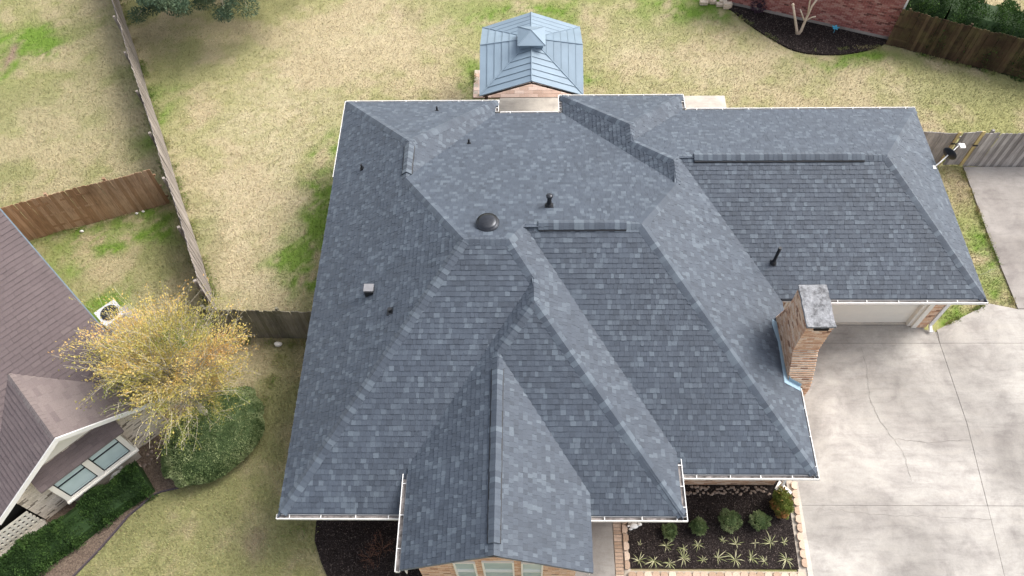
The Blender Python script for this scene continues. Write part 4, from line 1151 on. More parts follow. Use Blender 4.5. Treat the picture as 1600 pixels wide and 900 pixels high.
# eyebrow roof over the window bay
ey = MB(); vs = [(.86, .02, 2.40), (3.48, .02, 2.40), (3.44, -.44, 2.03), (.86, -.44, 2.03)]
ey.add(vs+[(x, y, z-.05) for x, y, z in vs], [(3,2,1,0), (4,5,6,7), (0,1,5,4), (1,2,6,5), (2,3,7,6), (3,0,4,7)]); eyo = ey.build('eyebrow_roof', M_NSH, nb)
em = MB()
for r in range(4):
    x = .86
    while x < 3.46:
        w_ = min(random.uniform(.2, .4), 3.46-x); f0, f1 = r/4, (r+1)/4
        y0, z0 = .02-.46*(1-f0), 2.03+.37*f0; y1, z1 = .02-.46*(1-f1), 2.03+.37*f1
        tn = random.uniform(.0, .45)
        m = MB(); m.add([(x, y0, z0+.022), (x+w_-.004, y0, z0+.022), (x+w_-.004, y1, z1+.006), (x, y1, z1+.006), (x, y0, z0), (x+w_-.004, y0, z0)], [(0,1,2,3), (4,5,1,0)], tn)
        m.build('shingle', M_NSH, eyo); x += w_
bay = MB(); bay.box(1.02, 3.28, -.36, .02, .70, .78); bay.box(1.02, 3.28, -.36, .02, 1.98, 2.03)
for x0, x1 in ((1.02, 1.16), (2.05, 2.25), (3.14, 3.28)): bay.box(x0, x1, -.36, -.27, .78, 1.98)
bay.box(1.04, 1.12, -.27, .02, .78, 1.98); bay.box(3.18, 3.26, -.27, .02, .78, 1.98)
bay.box(.98, 3.32, -.42, -.20, .64, .70)
bo = bay.build('window_bay', M_CREAM, nb)
for x0, x1 in ((1.16, 2.05), (2.25, 3.14)):
    m = MB(); f = .03
    m.box(x0, x0+f, -.335, -.30, .78, 1.98); m.box(x1-f, x1, -.335, -.30, .78, 1.98); m.box(x0+f, x1-f, -.335, -.30, .78, .82); m.box(x0+f, x1-f, -.335, -.30, 1.94, 1.98)
    m.box(x0+f, x1-f, -.345, -.305, 1.56, 1.60); m.box(x0+f, x1-f, -.318, -.312, .90, .91)
    w_ = m.build('window_sash', M_GALV, bo)
    m = MB(); m.box(x0+f, x1-f, -.318, -.308, .82, 1.94); m.build('pane', M_GLASS, bo)
m = MB(); m.box(1.10, 3.2, -.28, -.0, .05, .64); m.build('bay_base', M_MORT, nb)
# rake boards and soffit of the gable
rb = MB()
for xe, sgx in ((-.30, 1), (4.80, -1)):
    z_ = lambda x: 3.86-gsl*abs(x-2.24)
    for (y0, y1, dz0, dz1) in ((-.575, -.54, -.17, .012), (-.54, .03, -.17, -.135)):
        pp = [(xe, z_(xe)), (2.24, 3.86)]
        vs = [(x, y, z+dz) for y in (y0, y1) for dz in (dz0, dz1) for x, z in pp]
        rb.add(vs, [(0,1,3,2), (4,6,7,5), (0,4,5,1), (2,3,7,6), (0,2,6,4), (1,5,7,3)])
rb.build('rake_board', M_WHITE, nb)
# black box painting the porch shade, breeze-block screen and ledge left of the gable
m = MB(); m.box(-6, .155, .3, .9, 0.02, 2.30); m.build('porch_shade_block', M_BLK, nb)
lt = MB(); 
ls = MB()
for r in range(5): ls.box(-4.5, .10, -.02, .03, .18+r*.20, .18+r*.20+.075)
nlx = -4.5
while nlx < .1: ls.box(nlx, nlx+.07, -.018, .028, .19, 1.04); nlx += .155
lo = ls.build('lattice_screen', M_LATT, nb)
m = MB(); m.box(-4.5, .12, -.28, .06, 0, .17); m.build('porch_ledge', M_PATIO, nb)
m = MB(); m.box(-4.5, .10, .06, .12, .1, .9); m.build('screen_shade', M_BLK, lo)  # black panel paints the shade behind the lattice
# front eave left of the gable
m = MB(); m.box(-13, -.28, -.18, -.15, 2.16, 2.33); m.box(-13, -.28, -.15, .9, 2.20, 2.23); m.build('eave_board', M_WHITE, nb)
m = MB(); m.box(4.78, 4.81, -.5, 5.9, 0, .01); 
rk2 = MB(); pp = [(-.15, mainz(-.15)), (5.9, mainz(5.9))]
vs = [(x, y, z+dz) for x in (4.80, 4.83) for dz in (-.17, .0) for y, z in pp]
rk2.add(vs, [(0,2,3,1), (4,5,7,6), (0,1,5,4), (2,6,7,3), (0,4,6,2), (1,3,7,5)]); rk2.build('side_rake_board', M_SEAM, nb)

# AC condenser on its pad behind the yellow tree
ac = thing('air_conditioner', (-13.95, 13.15, 0), 'grey metal air conditioner with a round fan grille, partly behind the yellow tree', 'air conditioner', rz=RZ, frame=(0, 0, 0))
m = MB(); m.box(-.55, .55, -.5, .5, 0, .08); m.build('pad', M_CONC2, ac)
m = MB(); m.box(-.38, .38, -.38, .38, .08, .80); body = m.build('body', m_plain('light_grey_sheet_metal', (.50, .51, .54, 1), .5, .4, .2), ac)
for k in range(9): m = MB(); m.box(-.385, .385, -.388, .388, .14+k*.07, .15+k*.07); m.build('fin', M_GALV, body)
m = MB(); m.lathe((0, 0, .80), [(.30, 0), (.30, .02), (.27, .03)], 20); f_ = m.build('fan_grille', M_GALV, ac)
m = MB(); m.lathe((0, 0, .83), [(.09, 0), (.08, .02)], 12); m.build('fan_hub', M_BLACK, f_)

# ------------------------------------------------------------------ red brick house (top right)
ra, rb_ = np.array([9.00, 29.49]), np.array([15.50, 27.10]); rd = (rb_-ra)/np.linalg.norm(rb_-ra); rn = np.array([-rd[1], rd[0]]); rL = float(np.linalg.norm(rb_-ra))
RR = math.atan2(rd[1], rd[0])
rh = thing('red_brick_house', (ra[0], ra[1], 0), 'long red brick wall of the house behind, at the top edge above the mulch crescent', 'house', rz=RR, frame=(0, 0, 0))
m = MB(); m.box(0, rL, .02, 8, 0, 2.6); rw = m.build('wall', M_MORT, rh)
m = MB(); m.box(-.0, rL, -.02, .03, 0, .16); m.build('footing', M_CONC2, rh)
bricks_rect(0, rL, .16, 2.6, lambda s, z, d: (s, .02-d, z), M_RBR, rw, tbr, L=.21, H=.07, T=.014, singles=300)
m = MB(); m.add([(-.4, -.4, 2.62), (rL+.4, -.4, 2.62), (rL+.4, 8.4, 2.62), (-.4, 8.4, 2.62), (3.5, 4, 4.6), (rL-3.5, 4, 4.6)], [(0,1,5,4), (1,2,5), (2,3,4,5), (3,0,4), (3,2,1,0)]); m.build('roof', M_NSH, rh)
m = MB(); m.box(rL-.02, rL+.05, -.04, .02, 0, 2.6); m.build('corner_trim', M_WHITE, rh)

# ------------------------------------------------------------------ plants
def in_ell(n, c, r, shell=.55, zmin=None, wob=.12, seed=0):
    """points in an ellipsoid, mostly near its skin, with an uneven outline"""
    d = RNG.normal(size=(n, 3)); d /= np.linalg.norm(d, axis=1, keepdims=True)
    w_ = 1+wob*(fbm(d[:, 0]*3+10+seed, d[:, 1]*3+d[:, 2]*2+10, seed, 3)-.5)*3
    rad = (shell+(1-shell)*RNG.random(n)**.5)*w_
    p = np.array(c)+d*np.array(r)*rad[:, None]
    return p, d

def bush(name, c, r, n, leaf, mat, label, cat='shrub', group=None, wob=.15, coretone=.1, direc_up=.3, asp=.45, core=.80, tone_fn=None, flat_top=None):
    t = thing(name, (c[0], c[1], 0), label, cat, group, frame=(c[0], c[1], 0))
    zc = r[2]*.5 if flat_top is None else r[2]*.45
    seed = random.randint(0, 99)
    p, d = in_ell(n, (c[0], c[1], zc), (r[0], r[1], r[2]*.55), .72, wob=wob, seed=seed)
    if flat_top is not None: p[:, 2] = np.minimum(p[:, 2], flat_top+RNG.normal(0, .03, n))
    keep = p[:, 2] > .01; p = p[keep]; d = d[keep]
    cl = fbm(p[:, 0]*5, p[:, 1]*5+p[:, 2]*3, seed+5, 3)
    tone = np.clip(.48+(cl-.5)*1.5+RNG.normal(0, .16, len(p)), 0, 1) if tone_fn is None else tone_fn(p, cl)
    leaf_mesh('foliage', p, leaf, mat, t, asp=asp, tone=tone, direc=d+np.array([0, 0, direc_up]))
    m = MB(); m.blob((c[0], c[1], zc), 1.0, 14, 9, .08, coretone, (r[0]*core, r[1]*core, r[2]*.5*core)); m.build('dark_core', mat, t)  # solid dark core behind the leaves, no modelled twigs
    m = MB(); m.tube([(c[0], c[1], -.05), (c[0], c[1], r[2]*.4)], .03, 6); m.build('stem', M_BARK, t)
    return t

# four clipped green shrubs in the front bed and a taller reddish one
for i, (u, v, rr, hh, lab) in enumerate([(1046, 830, .26, .45, 'small green round shrub tucked under the gutter, leftmost of the four in the front bed'),
        (1092, 822, .30, .55, 'green round shrub, second of the four in the front bed, right of the gutter corner'),
        (1142, 813, .36, .60, 'green round shrub, widest of the four, in the middle of the front bed'),
        (1188, 812, .34, .65, 'green round shrub beside the tall reddish shrub in the front bed')]):
    x, y, _ = at(u, v, hh*.5); bush('round_shrub', (x, y), (rr*.86, rr*.86, hh*.9), 3400, .045, M_LBOX, lab, group='round shrubs in the front bed', wob=.32, asp=.30, core=.58)
x, y, _ = at(1222, 786, .5)
bush('tall_shrub', (x, y), (.27, .42, .95), 3400, .06, M_LRED, 'tall upright shrub with green and rust-red leaves at the bed corner by the driveway', wob=.2, tone_fn=lambda p, cl: np.clip(.25+(cl-.45)*2.6+(p[:, 0] < x)*.15+RNG.normal(0, .15, len(p)), 0, 1))

# strappy plants
def strap_plant(u, v, L, nb_, label, droop=1.0, up=.5):
    x, y, _ = at(u, v, .05); t = MB(); lean = Vector((random.gauss(0, .22), random.gauss(0, .22), 0))
    for k in range(nb_):
        a = 2*math.pi*k/nb_+random.uniform(-.35, .35); l = L*random.uniform(.6, 1.15); w2 = random.uniform(.006, .011); e = random.uniform(.35, 1.0)*up
        d = Vector((math.cos(a), math.sin(a), 0)); s = Vector((-d.y, d.x, 0)); tn = min(1, max(0, random.gauss(.62, .22)))
        pts = [Vector((x, y, .03))+(d+lean)*(l*q)+Vector((0, 0, max(.0, l*e*math.sin(math.pi*q*.9)*(1.0)))) for q in (0, .25, .5, .75, 1)]
        ws = [w2*.7, w2, w2, w2*.7, w2*.12]; vs = []
        for p, w_ in zip(pts, ws): vs += [tuple(p-s*w_), tuple(p+Vector((0, 0, -w_*.4))), tuple(p+s*w_)]
        fs = []
        for i in range(4): fs += [(3*i, 3*i+1, 3*i+4, 3*i+3), (3*i+1, 3*i+2, 3*i+5, 3*i+4)]
        t.add(vs, fs, tn)
    return t.build('strap_leaf_plant', M_LSTR, label=label, cat='plant', group='strap-leaved plants in the front bed')
ords = ['first', 'second', 'third', 'fourth', 'fifth', 'sixth', 'seventh', 'eighth', 'ninth', 'tenth']
front_row = [(1000,875,.30,10), (1022,877,.34,12), (1045,882,.30,9), (1069,874,.42,15), (1098,875,.26,8), (1122,871,.30,8), (1149,876,.34,11), (1174,872,.30,9), (1196,876,.27,10), (1227,874,.40,12)]
for i, (u, v, L, n) in enumerate(front_row):
    strap_plant(u+random.uniform(-1.5,1.5), v+random.uniform(-2,2), L*random.uniform(.66, .90), n+random.randint(-1, 2), 'pale strap-leaved plant, %s from the left in the front row by the edging stones' % ords[i])
back_row = [(1001,853,.14,6), (1041,855,.36,9), (1069,858,.24,7), (1092,850,.28,9), (1128,845,.22,6), (1151,850,.30,9), (1181,850,.18,5), (1204,848,.40,12), (1224,848,.22,7)]
for i, (u, v, L, n) in enumerate(back_row):
    strap_plant(u+random.uniform(-1.5,1.5), v+random.uniform(-2,2), L*random.uniform(.66, .90), n+random.randint(-1, 2), 'pale strap-leaved plant, %s from the left in the back row of the mulch bed' % ords[i])

# river stones along the entry wall and along the beige house
def stones(n, pfun, label, group, rmin=.035, rmax=.06):
    for i in range(n):
        x, y = pfun(i/n); m = MB(); r = random.uniform(rmin, rmax)
        m.blob((x, y, .04+r*.25), r, 8, 5, .12, .5, (1, random.uniform(.7, 1), .6)); m.build('river_rock', M_STONE, smooth=True, label=label, cat='rock', group=group)
stones(84, lambda t: (4.32+t*2.95, 7.42+random.uniform(-.13, .13)), 'rounded brown river rock in the row under the eave of the front bed', 'river rocks under the eave', .03, .058)
def nbstone(t):
    p = nbw((-1.2+t*5.4, -.30 if t < .35 or t > .85 else -.55, 0)); return (p.x+random.uniform(-.1, .1), p.y+random.uniform(-.1, .1))
stones(56, nbstone, 'rough brown rock along the foot of the beige brick wall', 'rocks along the beige wall', .04, .085)

# white figures
def rabbit(x, y, s, rz, label):
    """small plaster animal: body, head, ears"""
    t = thing('garden_statue', (x, y, .035), label, 'statue', rz=rz, frame=(0, 0, 0))
    m = MB(); m.blob((0, 0, .11*s), .11*s, 14, 9, .02, .5, (1.5, 1, 1)); m.build('body', M_STAT, t, smooth=True)
    m = MB(); m.blob((.17*s, 0, .19*s), .065*s, 12, 8, .02, .5, (1.2, .9, 1)); h = m.build('head', M_STAT, t, smooth=True)
    for sd_ in (-1, 1):
        m = MB(); m.blob((.13*s, sd_*.035*s, .26*s), .022*s, 8, 6, 0, .5, (.8, .6, 2.6)); m.build('ear', M_STAT, h, smooth=True)
        m = MB(); m.blob((-.12*s, sd_*.09*s, .06*s), .05*s, 8, 6, .02, .5, (1.5, .8, 1)); m.build('foot', M_STAT, t, smooth=True)
    m = MB(); m.blob((-.19*s, 0, .12*s), .04*s, 8, 6, .05); m.build('tail', M_STAT, t, smooth=True)
    return t
x, y, _ = at(990, 823); rabbit(x, y, .9, 0.1, 'white plaster garden statue at the left end of the front bed, under the gutter')
x, y, _ = at(183, 741); rabbit(x, y, 1.3, .7, 'weathered cream garden statue beside the beige wall, left of the white disc')
x, y, _ = at(199, 738, .1); m = MB(); m.lathe((x, y, .12), [(.02, -.12), (.02, 0), (.095, .0), (.10, .02), (.085, .035), (.03, .03)], 18)
m.build('garden_light', M_STAT, smooth=False, label='small round white garden lamp beside the cream statue', cat='garden light')
# white splash block and downspout elbow at the corner of the front bed
x, y, _ = at(1214, 757, .3); t = MB(); t.tube([(7.60, 7.66, 2.3), (7.62, 7.62, .5), (7.60, 7.55, .28), (7.50, 7.45, .16)], .055, 4); t.build('downspout', M_WHITE, house)
m = MB(); m.add([(7.42,7.48,.04),(7.72,7.22,.04),(7.86,7.36,.04),(7.55,7.66,.04),(7.40,7.48,.10),(7.72,7.18,.08),(7.90,7.36,.10),(7.56,7.70,.16)], [(0,3,2,1),(4,5,6,7),(0,1,5,4),(1,2,6,5),(2,3,7,6),(3,0,4,7)])
m.build('splash_block', M_STAT, label='white plastic splash block under the eave at the driveway end of the bed', cat='splash block')
# blue pinwheel
x, y, _ = at(1305, 45, .25); t = thing('pinwheel', (x, y, .03), 'sky blue garden pinwheel on the black mulch by the red brick wall', 'pinwheel', frame=(0, 0, 0))
m = MB(); m.tube([(0, 0, 0), (0, 0, .28)], .012, 6); m.build('stake', M_BLUEPLAS, t)
for k in range(5):
    a = k*2*math.pi/5; c_a, s_a = math.cos(a), math.sin(a); m = MB()
    q = [(0, -.012), (.05, -.055), (.17, -.02), (.12, .04), (0, .012)]
    vs = [(px*c_a-py*s_a, px*s_a+py*c_a, .28+(.03 if i == 2 else 0)) for i, (px, py) in enumerate(q)]
    m.add(vs+[(a_x, a_y, a_z-.012) for a_x, a_y, a_z in vs], [(0,1,2,3,4), (9,8,7,6,5)]+[(i, 5+i, 5+(i+1) % 5, (i+1) % 5) for i in range(5)]); m.build('blade', M_BLUEPLAS, t)
# satellite dish on the garage roof edge
bx, by = 13.62, 17.55; z0 = S['EG'].z(bx, by); t = thing('satellite_dish', (bx, by, z0), 'black satellite dish on a white arm at the right edge of the garage roof', 'satellite dish', frame=(bx, by, z0))
m = MB(); m.box(bx-.07, bx+.07, by-.07, by+.07, z0-.02, z0+.03); m.build('foot', M_STAT, t)
p0 = Vector((bx, by, z0)); p1 = p0+Vector((.46, .32, .28)); p2 = p0+Vector((.92, .72, .34))
m = MB(); m.tube([p0, p0+Vector((.18, .1, .16)), p1], .022, 8); m.build('mast', M_STAT, t)
dn = Vector((.80, .55, .22)).normalized(); u_ = dn.orthogonal().normalized(); v_ = dn.cross(u_); m = MB(); vs = [p1-dn*.02]; NR = 4; NS = 20
for r in range(1, NR+1):
    for k in range(NS):
        a = 2*math.pi*k/NS; rr = .27*r/NR; vs.append(p1+u_*rr*math.cos(a)*.9+v_*rr*math.sin(a)+dn*(.07*(r/NR)**2))
fs = [(0, 1+k, 1+(k+1) % NS) for k in range(NS)]
for r in range(NR-1):
    for k in range(NS): a0 = 1+r*NS; fs.append((a0+k, a0+NS+k, a0+NS+(k+1) % NS, a0+(k+1) % NS))
m.add([tuple(q) for q in vs], fs); o = m.build('reflector', M_BLACK, t, smooth=True); sm = o.modifiers.new('thick', 'SOLIDIFY'); sm.thickness = .012
m = MB(); m.tube([p1, p1.lerp(p2, .5)+Vector((0, 0, -.05)), p2], .016, 8); arm = m.build('arm', M_STAT, t)
m = MB(); m.blob(p2, .055, 8, 6, .02, .5, (1.2, 1, .9)); m.build('receiver', M_STAT, arm); m = MB(); m.box(p2.x-.02, p2.x+.15, p2.y-.16, p2.y+.02, p2.z-.02, p2.z+.03); m.build('receiver', M_STAT, arm)
# small items on the lawn and wall
x, y, _ = at(434, 537, .1); m = MB(); m.blob((x, y, .08), .11, 9, 6, .2, .5, (1.2, .8, .9)); m.build('white_rock', M_STAT, smooth=True, label='white rock at the foot of the mossy fence left of the big house', cat='rock')
m = MB(); m.tube([(-6.56, 11.9, 1.75), (-6.72, 11.75, 1.85), (-6.78, 11.3, 1.86), (-6.74, 10.9, 1.78), (-6.56, 10.7, 1.6)], .035, 8); m.build('wall_conduit', M_WHITE, house, smooth=True)
for u, v, r, lab in ((128, 362, .06, 'small pale stone alone in the green grass below the brown fence'), (214, 334, .05, 'pale pebble below the brown fence, left one of a close pair'), (224, 331, .05, 'pale pebble below the brown fence, right one of a close pair')):
    if r: x, y, _ = at(u, v); m = MB(); m.blob((x, y, r*.5), r, 8, 5, .2, .5, (1.3, .8, .8)); m.build('pale_stone', M_STAT, smooth=True, label=lab, cat='stone')
# pale post stub by the long fence
# rough stones at the left end of the red wall
for k in range(9):
    u, v = random.uniform(1090, 1140), random.uniform(0, 14); x, y, _ = at(u, v); m = MB(); r = random.uniform(.12, .22)
    m.box(x-r, x+r*.9, y-.1, y+.1, 0, .12+random.uniform(0, .1)); m.build('garden_block', M_PALE, label='rough tan garden block at the top edge, left of the red brick wall', cat='block', group='garden blocks at the top edge')

# ------------------------------------------------------------------ trees
def grow(tips, mb, p, d, L, r, depth, spread, up=.15, nseg=3, leafpts=None, kids=(2, 4), shrink=.72, minr=.003):
    pts = [Vector(p)]; rad = [r]; dd = Vector(d).normalized()
    for i in range(nseg):
        dd = (dd+Vector((random.gauss(0, .13), random.gauss(0, .13), random.gauss(0, .10)+up*.12))).normalized()
        pts.append(pts[-1]+dd*(L/nseg)); rad.append(max(minr, r*(1-(i+1)/nseg*.42)))
    mb.tube(pts, rad, 6 if r > .03 else 4 if r > .008 else 3, cap=False)
    if depth == 0:
        tips.append((pts[-2], pts[-1])); return
    for k in range(random.randint(*kids)):
        q = random.uniform(.35, 1.0) if k else 1.0
        i = min(nseg-1, int(q*nseg)); b = pts[i].lerp(pts[i+1], q*nseg-i) if q < 1 else pts[-1]
        ax = dd.orthogonal().normalized(); ax.rotate(Matrix.Rotation(random.uniform(0, 2*math.pi), 3, dd))
        nd = (dd+ax*random.uniform(.35, 1.0)*spread+Vector((0, 0, up*.3))).normalized()
        grow(tips, mb, b, nd, L*shrink*random.uniform(.8, 1.15), rad[min(i+1, nseg)]*.68, depth-1, spread, up, nseg, leafpts, kids, shrink, minr)

# the yellow tree by the beige house
tx, ty, _ = at(338, 666)
yt = thing('yellow_tree', (tx, ty, 0), 'nearly bare tree with yellow and orange leaves in front of the beige brick house', 'tree', frame=(tx, ty, 0))
tips = []; trunk = MB(); br = MB()
trunk.tube([(tx, ty, -.1), (tx+.02, ty+.0, .5), (tx-.02, ty+.02, 1.4), (tx-.05, ty+.06, 2.3), (tx-.08, ty+.02, 2.7)], [.15, .12, .105, .095, .075], 10)
ccx, ccy, ccz = at(262, 572, 3.7); P_ = []; D_ = []
def twig(a, b, r0, nl, sp=.10, lo=.42):
    bend = Vector((random.gauss(0, .12), random.gauss(0, .12), random.uniform(-.05, .28)))*(b-a).length*.5
    pts = [a.lerp(b, q)+bend*(math.sin(math.pi*q)) for q in (0, .25, .5, .75, 1)]
    br.tube(pts, [r0, r0*.8, r0*.62, r0*.45, .004], 4 if r0 > .01 else 3, cap=False)
    for _ in range(nl):
        q = random.uniform(lo, 1.0)*4; i = min(3, int(q)); p = pts[i].lerp(pts[i+1], q-i); s_ = sp*(.5+.5*q/4)
        P_.append(p+Vector((random.gauss(0, s_), random.gauss(0, s_), random.gauss(0, s_)))); D_.append((b-a).normalized())
    return pts
for k in range(235):
    d = Vector((random.gauss(0, 1), random.gauss(0, 1), random.gauss(0, 1)+.1)).normalized()
    if d.z < -.75 or (d.x < .1 and d.y < -.25 and d.z < .45): continue
    lob = .78+.62*float(fbm(np.array(d.x*1.7+7), np.array(d.y*1.7+d.z*1.3+3), 5, 3)); R_ = random.uniform(.62, 1.0)**.6*lob
    tip = Vector((ccx+d.x*2.08*R_, ccy+d.y*2.05*R_, ccz+d.z*1.8*R_))
    z = min(2.6, max(1.5, 2.1+d.z*.8)); st_ = Vector((tx-.07, ty+.04, z+random.uniform(-.15, .15)))
    if d.z > .2: st_ = Vector((tx-.07, ty+.04, 2.6)).lerp(Vector((ccx, ccy, 3.6)), random.uniform(0, .6))
    pts = twig(st_, tip, random.choice([.012, .016, .024, .034]), random.choice([30, 55, 80, 110]), .11)
    for j in range(random.randint(4, 7)):
        i = random.choice([1, 2, 2, 3]); o = pts[i].lerp(pts[i+1] if i < 4 else pts[4], random.random())
        dv = (tip-st_).normalized()*random.uniform(.35, .85)+Vector((random.gauss(0, .28), random.gauss(0, .28), random.gauss(0, .22)))
        twig(o, o+dv, .006, random.choice([12, 20, 30, 44]), .08, .25)
for k in range(26):
    tp = Vector(at(random.uniform(165, 235), random.uniform(475, 530), random.uniform(2.8, 3.8))); twig(Vector((ccx, ccy, 2.9)), tp, .012, random.choice([70, 110, 150]), .13)
for k in range(4):
    a_ = k*1.6+.3; twig(Vector((tx-.07, ty+.04, 2.5)), Vector((ccx+math.cos(a_)*.6, ccy+math.sin(a_)*.6, 4.6)), .055, 0)
trunk.build('trunk', M_BARK, yt, smooth=True); br.build('branches', M_BARK, yt)
P_ = np.array(P_); D_ = np.array(D_)
cl = fbm(P_[:, 0]*1.1+40, P_[:, 1]*1.1+P_[:, 2], 4, 3)
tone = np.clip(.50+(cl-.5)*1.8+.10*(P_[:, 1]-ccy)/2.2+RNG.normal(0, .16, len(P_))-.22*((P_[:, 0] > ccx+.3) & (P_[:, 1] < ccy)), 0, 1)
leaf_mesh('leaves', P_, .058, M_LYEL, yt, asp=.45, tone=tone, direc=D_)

# round clipped hedge below it
rx, ry, _ = at(328, 672, 1.0)
def ell_bush():
    t = thing('round_hedge', (rx, ry, 0), 'large rounded green clipped hedge under the yellow tree', 'hedge', frame=(rx, ry, 0))
    cx, cy = rx, ry; ang = math.radians(52); ca_, sa_ = math.cos(ang), math.sin(ang)
    p, d = in_ell(46000, (0, 0, .55), (1.75, 1.22, .72), .88, wob=.07, seed=8)
    keep = p[:, 2] > .02; p = p[keep]; d = d[keep]; p[:, 2] = np.minimum(p[:, 2], 1.12+RNG.normal(0, .03, len(p)))
    q = p.copy(); q[:, 0] = cx+p[:, 0]*ca_-p[:, 1]*sa_; q[:, 1] = cy+p[:, 0]*sa_+p[:, 1]*ca_
    dd = d.copy(); dd[:, 0] = d[:, 0]*ca_-d[:, 1]*sa_; dd[:, 1] = d[:, 0]*sa_+d[:, 1]*ca_
    cl = fbm(q[:, 0]*4, q[:, 1]*4, 7, 4)
    leaf_mesh('foliage', q, .055, M_LBOX, t, asp=.38, tone=np.clip(.55+(cl-.5)*1.6+RNG.normal(0, .17, len(q)), 0, 1), direc=dd+np.array([0, 0, .4]))
    m = MB(); m.blob((0, 0, .52), 1, 20, 12, .05, .06, (1.60, 1.10, .60)); m.v = [(cx+x*ca_-y*sa_, cy+x*sa_+y*ca_, max(z, 0)) for x, y, z in m.v]; m.build('dark_core', M_LBOX, t)  # solid dark mound fills the hedge inside its leaves
    m = MB(); m.tube([(cx, cy, -.05), (cx, cy, .5)], .06, 6); m.build('stem', M_BARK, t)
ell_bush()

# dark hedge row along the beige house
def hedge_row(name, path, wid, h, n, mat, label, leaf=.06, base_tone=.45, topj=.10, core_tone=.05):
    path = [np.array(p) for p in path]; seg = [np.linalg.norm(b-a) for a, b in zip(path, path[1:])]; T = sum(seg)
    mid = path[len(path)//2]; t = thing(name, (float(mid[0]), float(mid[1]), 0), label, 'hedge', frame=(float(mid[0]), float(mid[1]), 0))
    s = RNG.random(n)*T; cum = np.concatenate([[0], np.cumsum(seg)]); k = np.clip(np.searchsorted(cum, s, side='right')-1, 0, len(seg)-1)
    A = np.array(path)[k]; B = np.array(path)[k+1]; f = ((s-cum[k])/np.array(seg)[k])[:, None]; c = A*(1-f)+B*f
    d = (B-A)/np.linalg.norm(B-A, axis=1, keepdims=True); nn = np.stack([-d[:, 1], d[:, 0]], -1)
    th = RNG.uniform(-.15, math.pi+.15, n); lump = 1+.45*(fbm(s*1.5, s*0+3, 31, 3)-.5)+.25*(fbm(s*5, th*2, 12, 3)-.5)
    rr = RNG.uniform(.82, 1.0, n)*lump
    off = np.cos(th)*wid/2*rr; z = .02+np.clip(np.sign(np.sin(th))*np.abs(np.sin(th))**.6, 0, 1)*h*rr
    p = np.stack([c[:, 0]+nn[:, 0]*off, c[:, 1]+nn[:, 1]*off, z], -1)
    dr = np.stack([nn[:, 0]*np.cos(th), nn[:, 1]*np.cos(th), np.sin(th)+.4], -1)
    cl = fbm(p[:, 0]*4+9, p[:, 1]*4+9, 2, 4)
    leaf_mesh('foliage', p, leaf, mat, t, asp=.45, tone=np.clip(base_tone+(cl-.5)*1.7+RNG.normal(0, .16, n), 0, 1), direc=dr)
    m = MB()
    for a, b in zip(path, path[1:]):
        dd = (b-a)/np.linalg.norm(b-a); nnn = np.array([-dd[1], dd[0]]); prof = [(-.40*wid, 0), (-.38*wid, h*.6), (-.2*wid, h*.82), (.2*wid, h*.82), (.38*wid, h*.6), (.40*wid, 0)]
        vs = [(*(a+nnn*o), z) for o, z in prof]+[(*(b+nnn*o), z) for o, z in prof]
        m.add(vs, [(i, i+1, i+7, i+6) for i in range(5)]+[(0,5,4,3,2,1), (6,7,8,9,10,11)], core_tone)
    m.build('dark_core', mat, t); return t  # solid dark core under the leaf layer of the row
hedge_row('dark_hedge', [(-15.6, 4.0), (-14.6, 5.05), (-13.5, 5.95), (-12.7, 6.75), (-12.1, 7.25), (-11.55, 7.70)], 1.15, .78, 26000, M_LGRN, 'dark green hedge row along the front of the beige brick house')
hedge_row('dark_hedge', [(15.9, 28.3), (17.5, 27.3), (19.5, 26.4), (22, 25.35), (25, 24.1)], 2.6, 2.1, 40000, M_LGRN, 'tall dark hedge behind the mossy fence in the top right corner', leaf=.09)

# bare crape myrtle by the red wall
cx, cy, _ = at(1246, 54); ct = thing('bare_tree', (cx, cy, 0), 'small pale bare tree with pruned stems in the crescent mulch bed', 'tree', frame=(cx, cy, 0))
m = MB(); m.tube([(cx, cy, -.05), (cx-.10, cy+.03, .25), (cx-.38, cy+.08, .95), (cx-.58, cy+.12, 1.45)], [.075, .06, .05, .045], 7); m.blob((cx-.59, cy+.12, 1.47), .065, 7, 5, .15)
m.build('trunk', M_PALE, ct, smooth=True)
m = MB(); m.tube([(cx, cy, -.05), (cx+.10, cy, .2), (cx+.14, cy+.05, .75), (cx+.22, cy+.1, 1.4), (cx+.42, cy+.14, 2.0)], [.075, .065, .055, .045, .04], 7); m.blob((cx+.43, cy+.14, 2.02), .06, 7, 5, .15)
m.tube([(cx+.12, cy+.04, .66), (cx-.05, cy+.1, .95), (cx-.20, cy+.15, 1.2)], [.04, .03, .028], 6); m.tube([(cx+.13, cy+.04, .70), (cx+.36, cy+.02, .9), (cx+.5, cy, .95)], [.04, .032, .03], 6)
m.tube([(cx+.16, cy+.06, 1.0), (cx+.08, cy+.15, 1.6), (cx+.05, cy+.2, 2.3)], [.04, .032, .028], 6)
m.build('branches', M_PALE, ct, smooth=True)
x, y, _ = at(1187, 8, .3); bush('dark_grass_clump', (x, y), (.32, .32, .6), 1400, .10, m_leaf('purple_black_leaf', [(0, (.02, .012, .02, 1)), (1, (.10, .06, .09, 1))], .1), 'dark purple leafy clump against the red brick wall', asp=.2, wob=.4, core=.4)

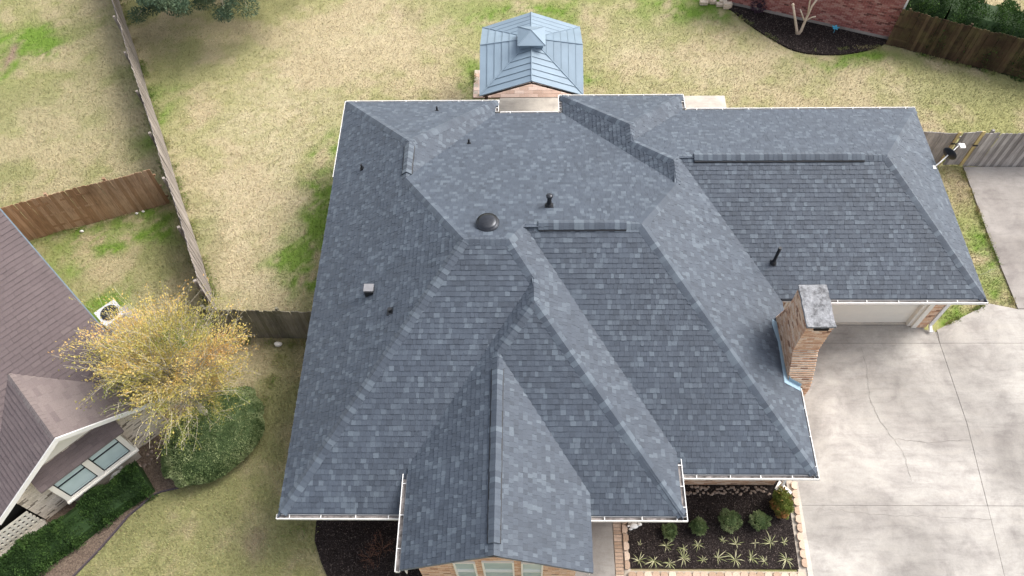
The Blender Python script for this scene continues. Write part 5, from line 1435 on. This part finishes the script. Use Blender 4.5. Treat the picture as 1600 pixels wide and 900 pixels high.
# big evergreen whose lower boughs hang in at the top left
ox, oy = -13.6, 30.9
ev = thing('evergreen_tree', (ox, oy, 0), 'big blue-green evergreen tree at the top edge, its lower boughs hanging over the lawn', 'tree', frame=(ox, oy, 0))
m = MB(); m.tube([(ox, oy, -.1), (ox+.1, oy, 2), (ox, oy+.1, 4.2)], [.28, .22, .12], 10); m.build('trunk', M_BARK, ev, smooth=True)
P_ = []; D_ = []; lm = MB()
for k in range(250):
    a = random.uniform(0, 2*math.pi); R_ = 4.3*math.sqrt(random.random()); zt = random.uniform(2.2, 5.6)
    R_ *= 1.05 if zt < 4 else .75
    if math.sin(a) > .35: continue
    c = np.array([ox+R_*math.cos(a), oy+R_*math.sin(a), zt-.25*R_])
    lm.tube([(ox, oy, min(zt+.3, 4.1)), tuple(c)], [.05, .012], 4, cap=False)
    n = 620; rr = random.uniform(.38, .62)
    d = RNG.normal(size=(n, 3)); d /= np.linalg.norm(d, axis=1, keepdims=True)
    P_.append(c+d*rr*np.array([1, 1, .7])*(RNG.random((n, 1))**.4)); D_.append(d)
for k in range(70):
    u, v, zt = random.uniform(222, 392), random.uniform(-90, 26), random.uniform(2.5, 3.6); v -= 14*abs(math.sin(u*.045)); c = np.array(at(u, v, zt))
    lm.tube([(ox, oy, zt+.4), tuple(c)], [.04, .010], 4, cap=False); n = 460; rr = random.uniform(.26, .46)
    d = RNG.normal(size=(n, 3)); d /= np.linalg.norm(d, axis=1, keepdims=True); P_.append(c+d*rr*np.array([1, 1, .7])*(RNG.random((n, 1))**.45)); D_.append(d)
lm.build('limbs', M_BARK, ev); P_ = np.concatenate(P_); D_ = np.concatenate(D_); cl = fbm(P_[:, 0]*2, P_[:, 1]*2+P_[:, 2], 14, 4)
leaf_mesh('crown', P_, .10, M_LOAK, ev, asp=.36, tone=np.clip(.5+(cl-.5)*1.6+RNG.normal(0, .17, len(P_)), 0, 1), direc=D_)

# bare tree whose thin twigs reach in at the left edge
ox, oy = -24.6, 26.6; bt = thing('bare_tree', (ox, oy, 0), 'bare grey tree whose thin twigs reach in at the upper left edge', 'tree', frame=(ox, oy, 0))
tips = []; m = MB(); m.tube([(ox, oy, -.1), (ox, oy, 1.2), (ox+.05, oy, 2.0)], [.12, .09, .07], 8); m.build('trunk', M_BARK, bt, smooth=True); m = MB()
for k in range(9):
    a = 2*math.pi*k/9; grow(tips, m, (ox, oy, 1.9), (math.cos(a)*.9, math.sin(a)*.9, .55), 1.15, .028, 3, .6, .3, 3, kids=(2, 4), shrink=.72)
m.build('branches', M_PALE, bt)

# bare red-twigged shrubs in the side bed
for (u, v, r, lab) in ((597, 858, .55, 'bare red-twigged shrub in the dark bed, close to the front gable gutter'), (578, 872, .42, 'smaller bare twiggy shrub at the front of the dark side bed')):
    x, y, _ = at(u, v); t = thing('bare_shrub', (x, y, 0), lab, 'shrub', frame=(x, y, 0)); m = MB(); tips = []
    for k in range(9):
        a = 2*math.pi*k/9+random.uniform(-.3, .3); grow(tips, m, (x, y, 0), (math.cos(a)*.8, math.sin(a)*.8, .8), r*.55, .007, 2, .6, .25, 3, kids=(2, 3), shrink=.7, minr=.0025)
    m.build('twigs', M_TWIG, t)
    P_ = np.array([b+Vector((random.gauss(0, .03), random.gauss(0, .03), 0)) for a, b in tips for _ in range(2)]); leaf_mesh('dead_leaves', P_, .03, m_leaf('rust_leaf', [(0, (.10, .04, .03, 1)), (1, (.26, .11, .07, 1))], .1), t)
